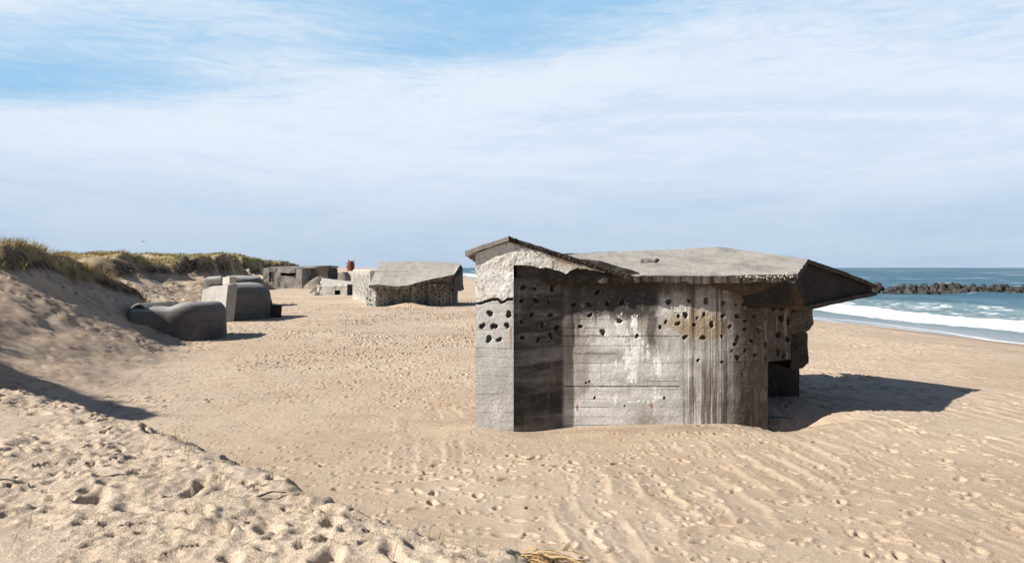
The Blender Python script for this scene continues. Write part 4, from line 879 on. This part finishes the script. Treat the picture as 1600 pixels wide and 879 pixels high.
# pebbles along the crest
rg = np.random.default_rng(41); bmx = bmesh.new(); cnt = 0
while cnt < 700:
    x_ = -4.5+4.6*rg.random(); y_ = float(np.interp(x_, CR_X, CR_Y))+rg.normal()*.12
    if fbm(np.array([x_*1.3]), np.array([y_*1.3]), 2, 87)[0] < -.1: continue
    r_ = .004+.009*rg.random()**2; v = bmesh.ops.create_icosphere(bmx, subdivisions=1, radius=r_)['verts']; z_ = float(gz([x_], [y_])[0]); scl = .6+.8*rg.random(3)
    for q_ in v: q_.co = (q_.co.x*scl[0]+x_, q_.co.y*scl[1]+y_, q_.co.z*.7*scl[2]+z_+.002)
    cnt += 1
me = bpy.data.meshes.new('pebbles'); bmx.to_mesh(me); bmx.free()
tag(part('pebbles', me, concrete('grey pebbles', (.16, .15, .145), scale=6)), 'small grey pebbles strewn along the sharp edge of the foreground crest', 'pebbles', kind='stuff')

# ================================================================== SKY, SUN, CAMERA
w = bpy.data.worlds.new('World'); scene.world = w; w.use_nodes = True; t = w.node_tree; t.nodes.clear()
def N(kk, **kw):
    x_ = t.nodes.new(kk)
    for a_, v_ in kw.items(): setattr(x_, a_, v_)
    return x_
def LK(a_, b_): t.links.new(a_, b_)
def MA(op, a_, b_=0., c_=None):
    x_ = N('ShaderNodeMath', operation=op)
    for i, v_ in enumerate((a_, b_) if c_ is None else (a_, b_, c_)):
        if hasattr(v_, 'node'): LK(v_, x_.inputs[i])
        else: x_.inputs[i].default_value = v_
    return x_.outputs[0]
def RP(f_, a_, b_, va=0., vb=1.):
    x_ = N('ShaderNodeMapRange', interpolation_type='SMOOTHSTEP')
    for kk, v_ in zip(('From Min', 'From Max', 'To Min', 'To Max'), (a_, b_, va, vb)): x_.inputs[kk].default_value = v_
    LK(f_, x_.inputs[0]); return x_.outputs[0]
sky = N('ShaderNodeTexSky', sky_type='NISHITA'); sky.sun_disc = False; sky.sun_elevation = R(SUN_EL)
sdir = np.array((-math.cos(R(SUN_AZ)), -math.sin(R(SUN_AZ))))          # horizontal direction towards the sun
sky.sun_rotation = math.atan2(sdir[0], sdir[1]); sky.air_density = 1.0; sky.dust_density = .6; sky.ozone_density = 2.5; sky.altitude = 0
tc = N('ShaderNodeTexCoord'); sp = N('ShaderNodeSeparateXYZ'); LK(tc.outputs['Generated'], sp.inputs[0])
az = MA('ARCTAN2', sp.outputs[0], sp.outputs[1]); el = MA('ARCSINE', sp.outputs[2])
def NO(sa, se, det=6, rough=.55, dist=.6, oz=0.):
    c_ = N('ShaderNodeCombineXYZ'); LK(MA('MULTIPLY', az, sa), c_.inputs[0]); LK(MA('MULTIPLY', el, se), c_.inputs[1]); c_.inputs[2].default_value = oz
    n_ = N('ShaderNodeTexNoise'); n_.inputs['Scale'].default_value = 1; n_.inputs['Detail'].default_value = det; n_.inputs['Roughness'].default_value = rough; n_.inputs['Distortion'].default_value = dist
    LK(c_.outputs[0], n_.inputs['Vector']); return n_.outputs[0]
def GA(a0_, e0_, ra, re):
    q1 = MA('DIVIDE', MA('SUBTRACT', az, a0_), ra); q2 = MA('DIVIDE', MA('SUBTRACT', el, e0_), re)
    return MA('EXPONENT', MA('MULTIPLY', MA('ADD', MA('MULTIPLY', q1, q1), MA('MULTIPLY', q2, q2)), -1.))
gaps = None
for a0_, e0_, ra, re, am in ((-.05, .315, .2, .035, .62), (-.04, .27, .13, .028, .5), (-.15, .255, .09, .03, .4), (-.58, .19, .12, .02, .9), (-.50, .225, .16, .03, .6), (-.38, .262, .14, .022, .5), (.12, .33, .3, .03, .4), (-.55, .32, .2, .03, .3), (-.4, .20, .1, .02, .25)):
    g_ = MA('MULTIPLY', GA(a0_, e0_, ra, re), am); gaps = g_ if gaps is None else MA('ADD', gaps, g_)
n1 = NO(4.2, 20, det=8, rough=.6, oz=3.3); n2 = NO(14, 75, det=8, rough=.66, dist=1.5, oz=7.7)
cov = MA('ADD', MA('MULTIPLY', MA('SUBTRACT', n1, .5), 1.1), MA('MULTIPLY', MA('SUBTRACT', n2, .5), .7))
cov = MA('ADD', cov, RP(el, .12, .32, 1.0, .62))
cov = MA('SUBTRACT', cov, MA('MULTIPLY', gaps, .85))
aaz = MA('ABSOLUTE', az)
cov = MA('MULTIPLY', MA('MULTIPLY', RP(cov, -.25, .95), RP(el, .35, .48, 1., .02)), RP(aaz, .68, 1.2, 1., .06))
cov = MA('MINIMUM', cov, .96)
# pale veil colour: greyer blue towards the horizon
vm = N('ShaderNodeMix', data_type='RGBA'); LK(RP(el, .0, .17), vm.inputs[0]); vm.inputs[6].default_value = (6.4, 7.9, 9.8, 1); vm.inputs[7].default_value = (9.5, 10.5, 11.8, 1)
mx = N('ShaderNodeMix', data_type='RGBA'); LK(cov, mx.inputs[0]); 
lowm = N('ShaderNodeMix', data_type='RGBA'); LK(MA('MULTIPLY', MA('MULTIPLY', RP(el, .34, .6, .85, 0.), RP(el, .0, .1)), RP(aaz, .68, 1.2, 1., 0.)), lowm.inputs[0]); LK(sky.outputs[0], lowm.inputs[6]); lowm.inputs[7].default_value = (4.2, 7.8, 11.4, 1)
LK(lowm.outputs[2], mx.inputs[6]); 
vs_ = N('ShaderNodeMix', data_type='RGBA', blend_type='MULTIPLY'); vs_.inputs[0].default_value = 1; LK(vm.outputs[2], vs_.inputs[6])
vc_ = N('ShaderNodeMix', data_type='RGBA'); LK(RP(MA('ADD', MA('MULTIPLY', NO(2.6, 16, det=7, oz=11.2), .75), MA('MULTIPLY', n2, .25)), .36, .62), vc_.inputs[0]); vc_.inputs[6].default_value = (.86, .91, .97, 1); vc_.inputs[7].default_value = (1.02, 1.02, 1.01, 1)
LK(vc_.outputs[2], vs_.inputs[7]); LK(vs_.outputs[2], mx.inputs[7])
bg = N('ShaderNodeBackground'); bg.inputs[1].default_value = .05; LK(mx.outputs[2], bg.inputs[0]); wo = N('ShaderNodeOutputWorld'); LK(bg.outputs[0], wo.inputs[0])

sl = bpy.data.lights.new('sun', 'SUN'); sl.energy = 5.0; sl.angle = R(.53); sl.color = (1, .95, .87)
so = link(bpy.data.objects.new('sun', sl)); so.location = (-30, -10, 30)
from mathutils import Vector
Ld = Vector((math.cos(R(SUN_AZ))*math.cos(R(SUN_EL)), math.sin(R(SUN_AZ))*math.cos(R(SUN_EL)), -math.sin(R(SUN_EL))))
so.rotation_euler = Ld.to_track_quat('-Z', 'Y').to_euler()
cam = bpy.data.cameras.new('camera'); co = link(bpy.data.objects.new('camera', cam)); co.location = (0, 0, EYE); co.rotation_euler = (R(90), 0, 0)
cam.sensor_width = 36; cam.lens = 36*F/1600; cam.shift_y = -(439.5-HZ)/1600; cam.clip_start = .05; cam.clip_end = 80000
scene.camera = co
scene.view_settings.view_transform = 'Standard'; scene.view_settings.look = 'None'; scene.view_settings.gamma = 1; scene.view_settings.exposure = .72
scene.view_settings.use_curve_mapping = False
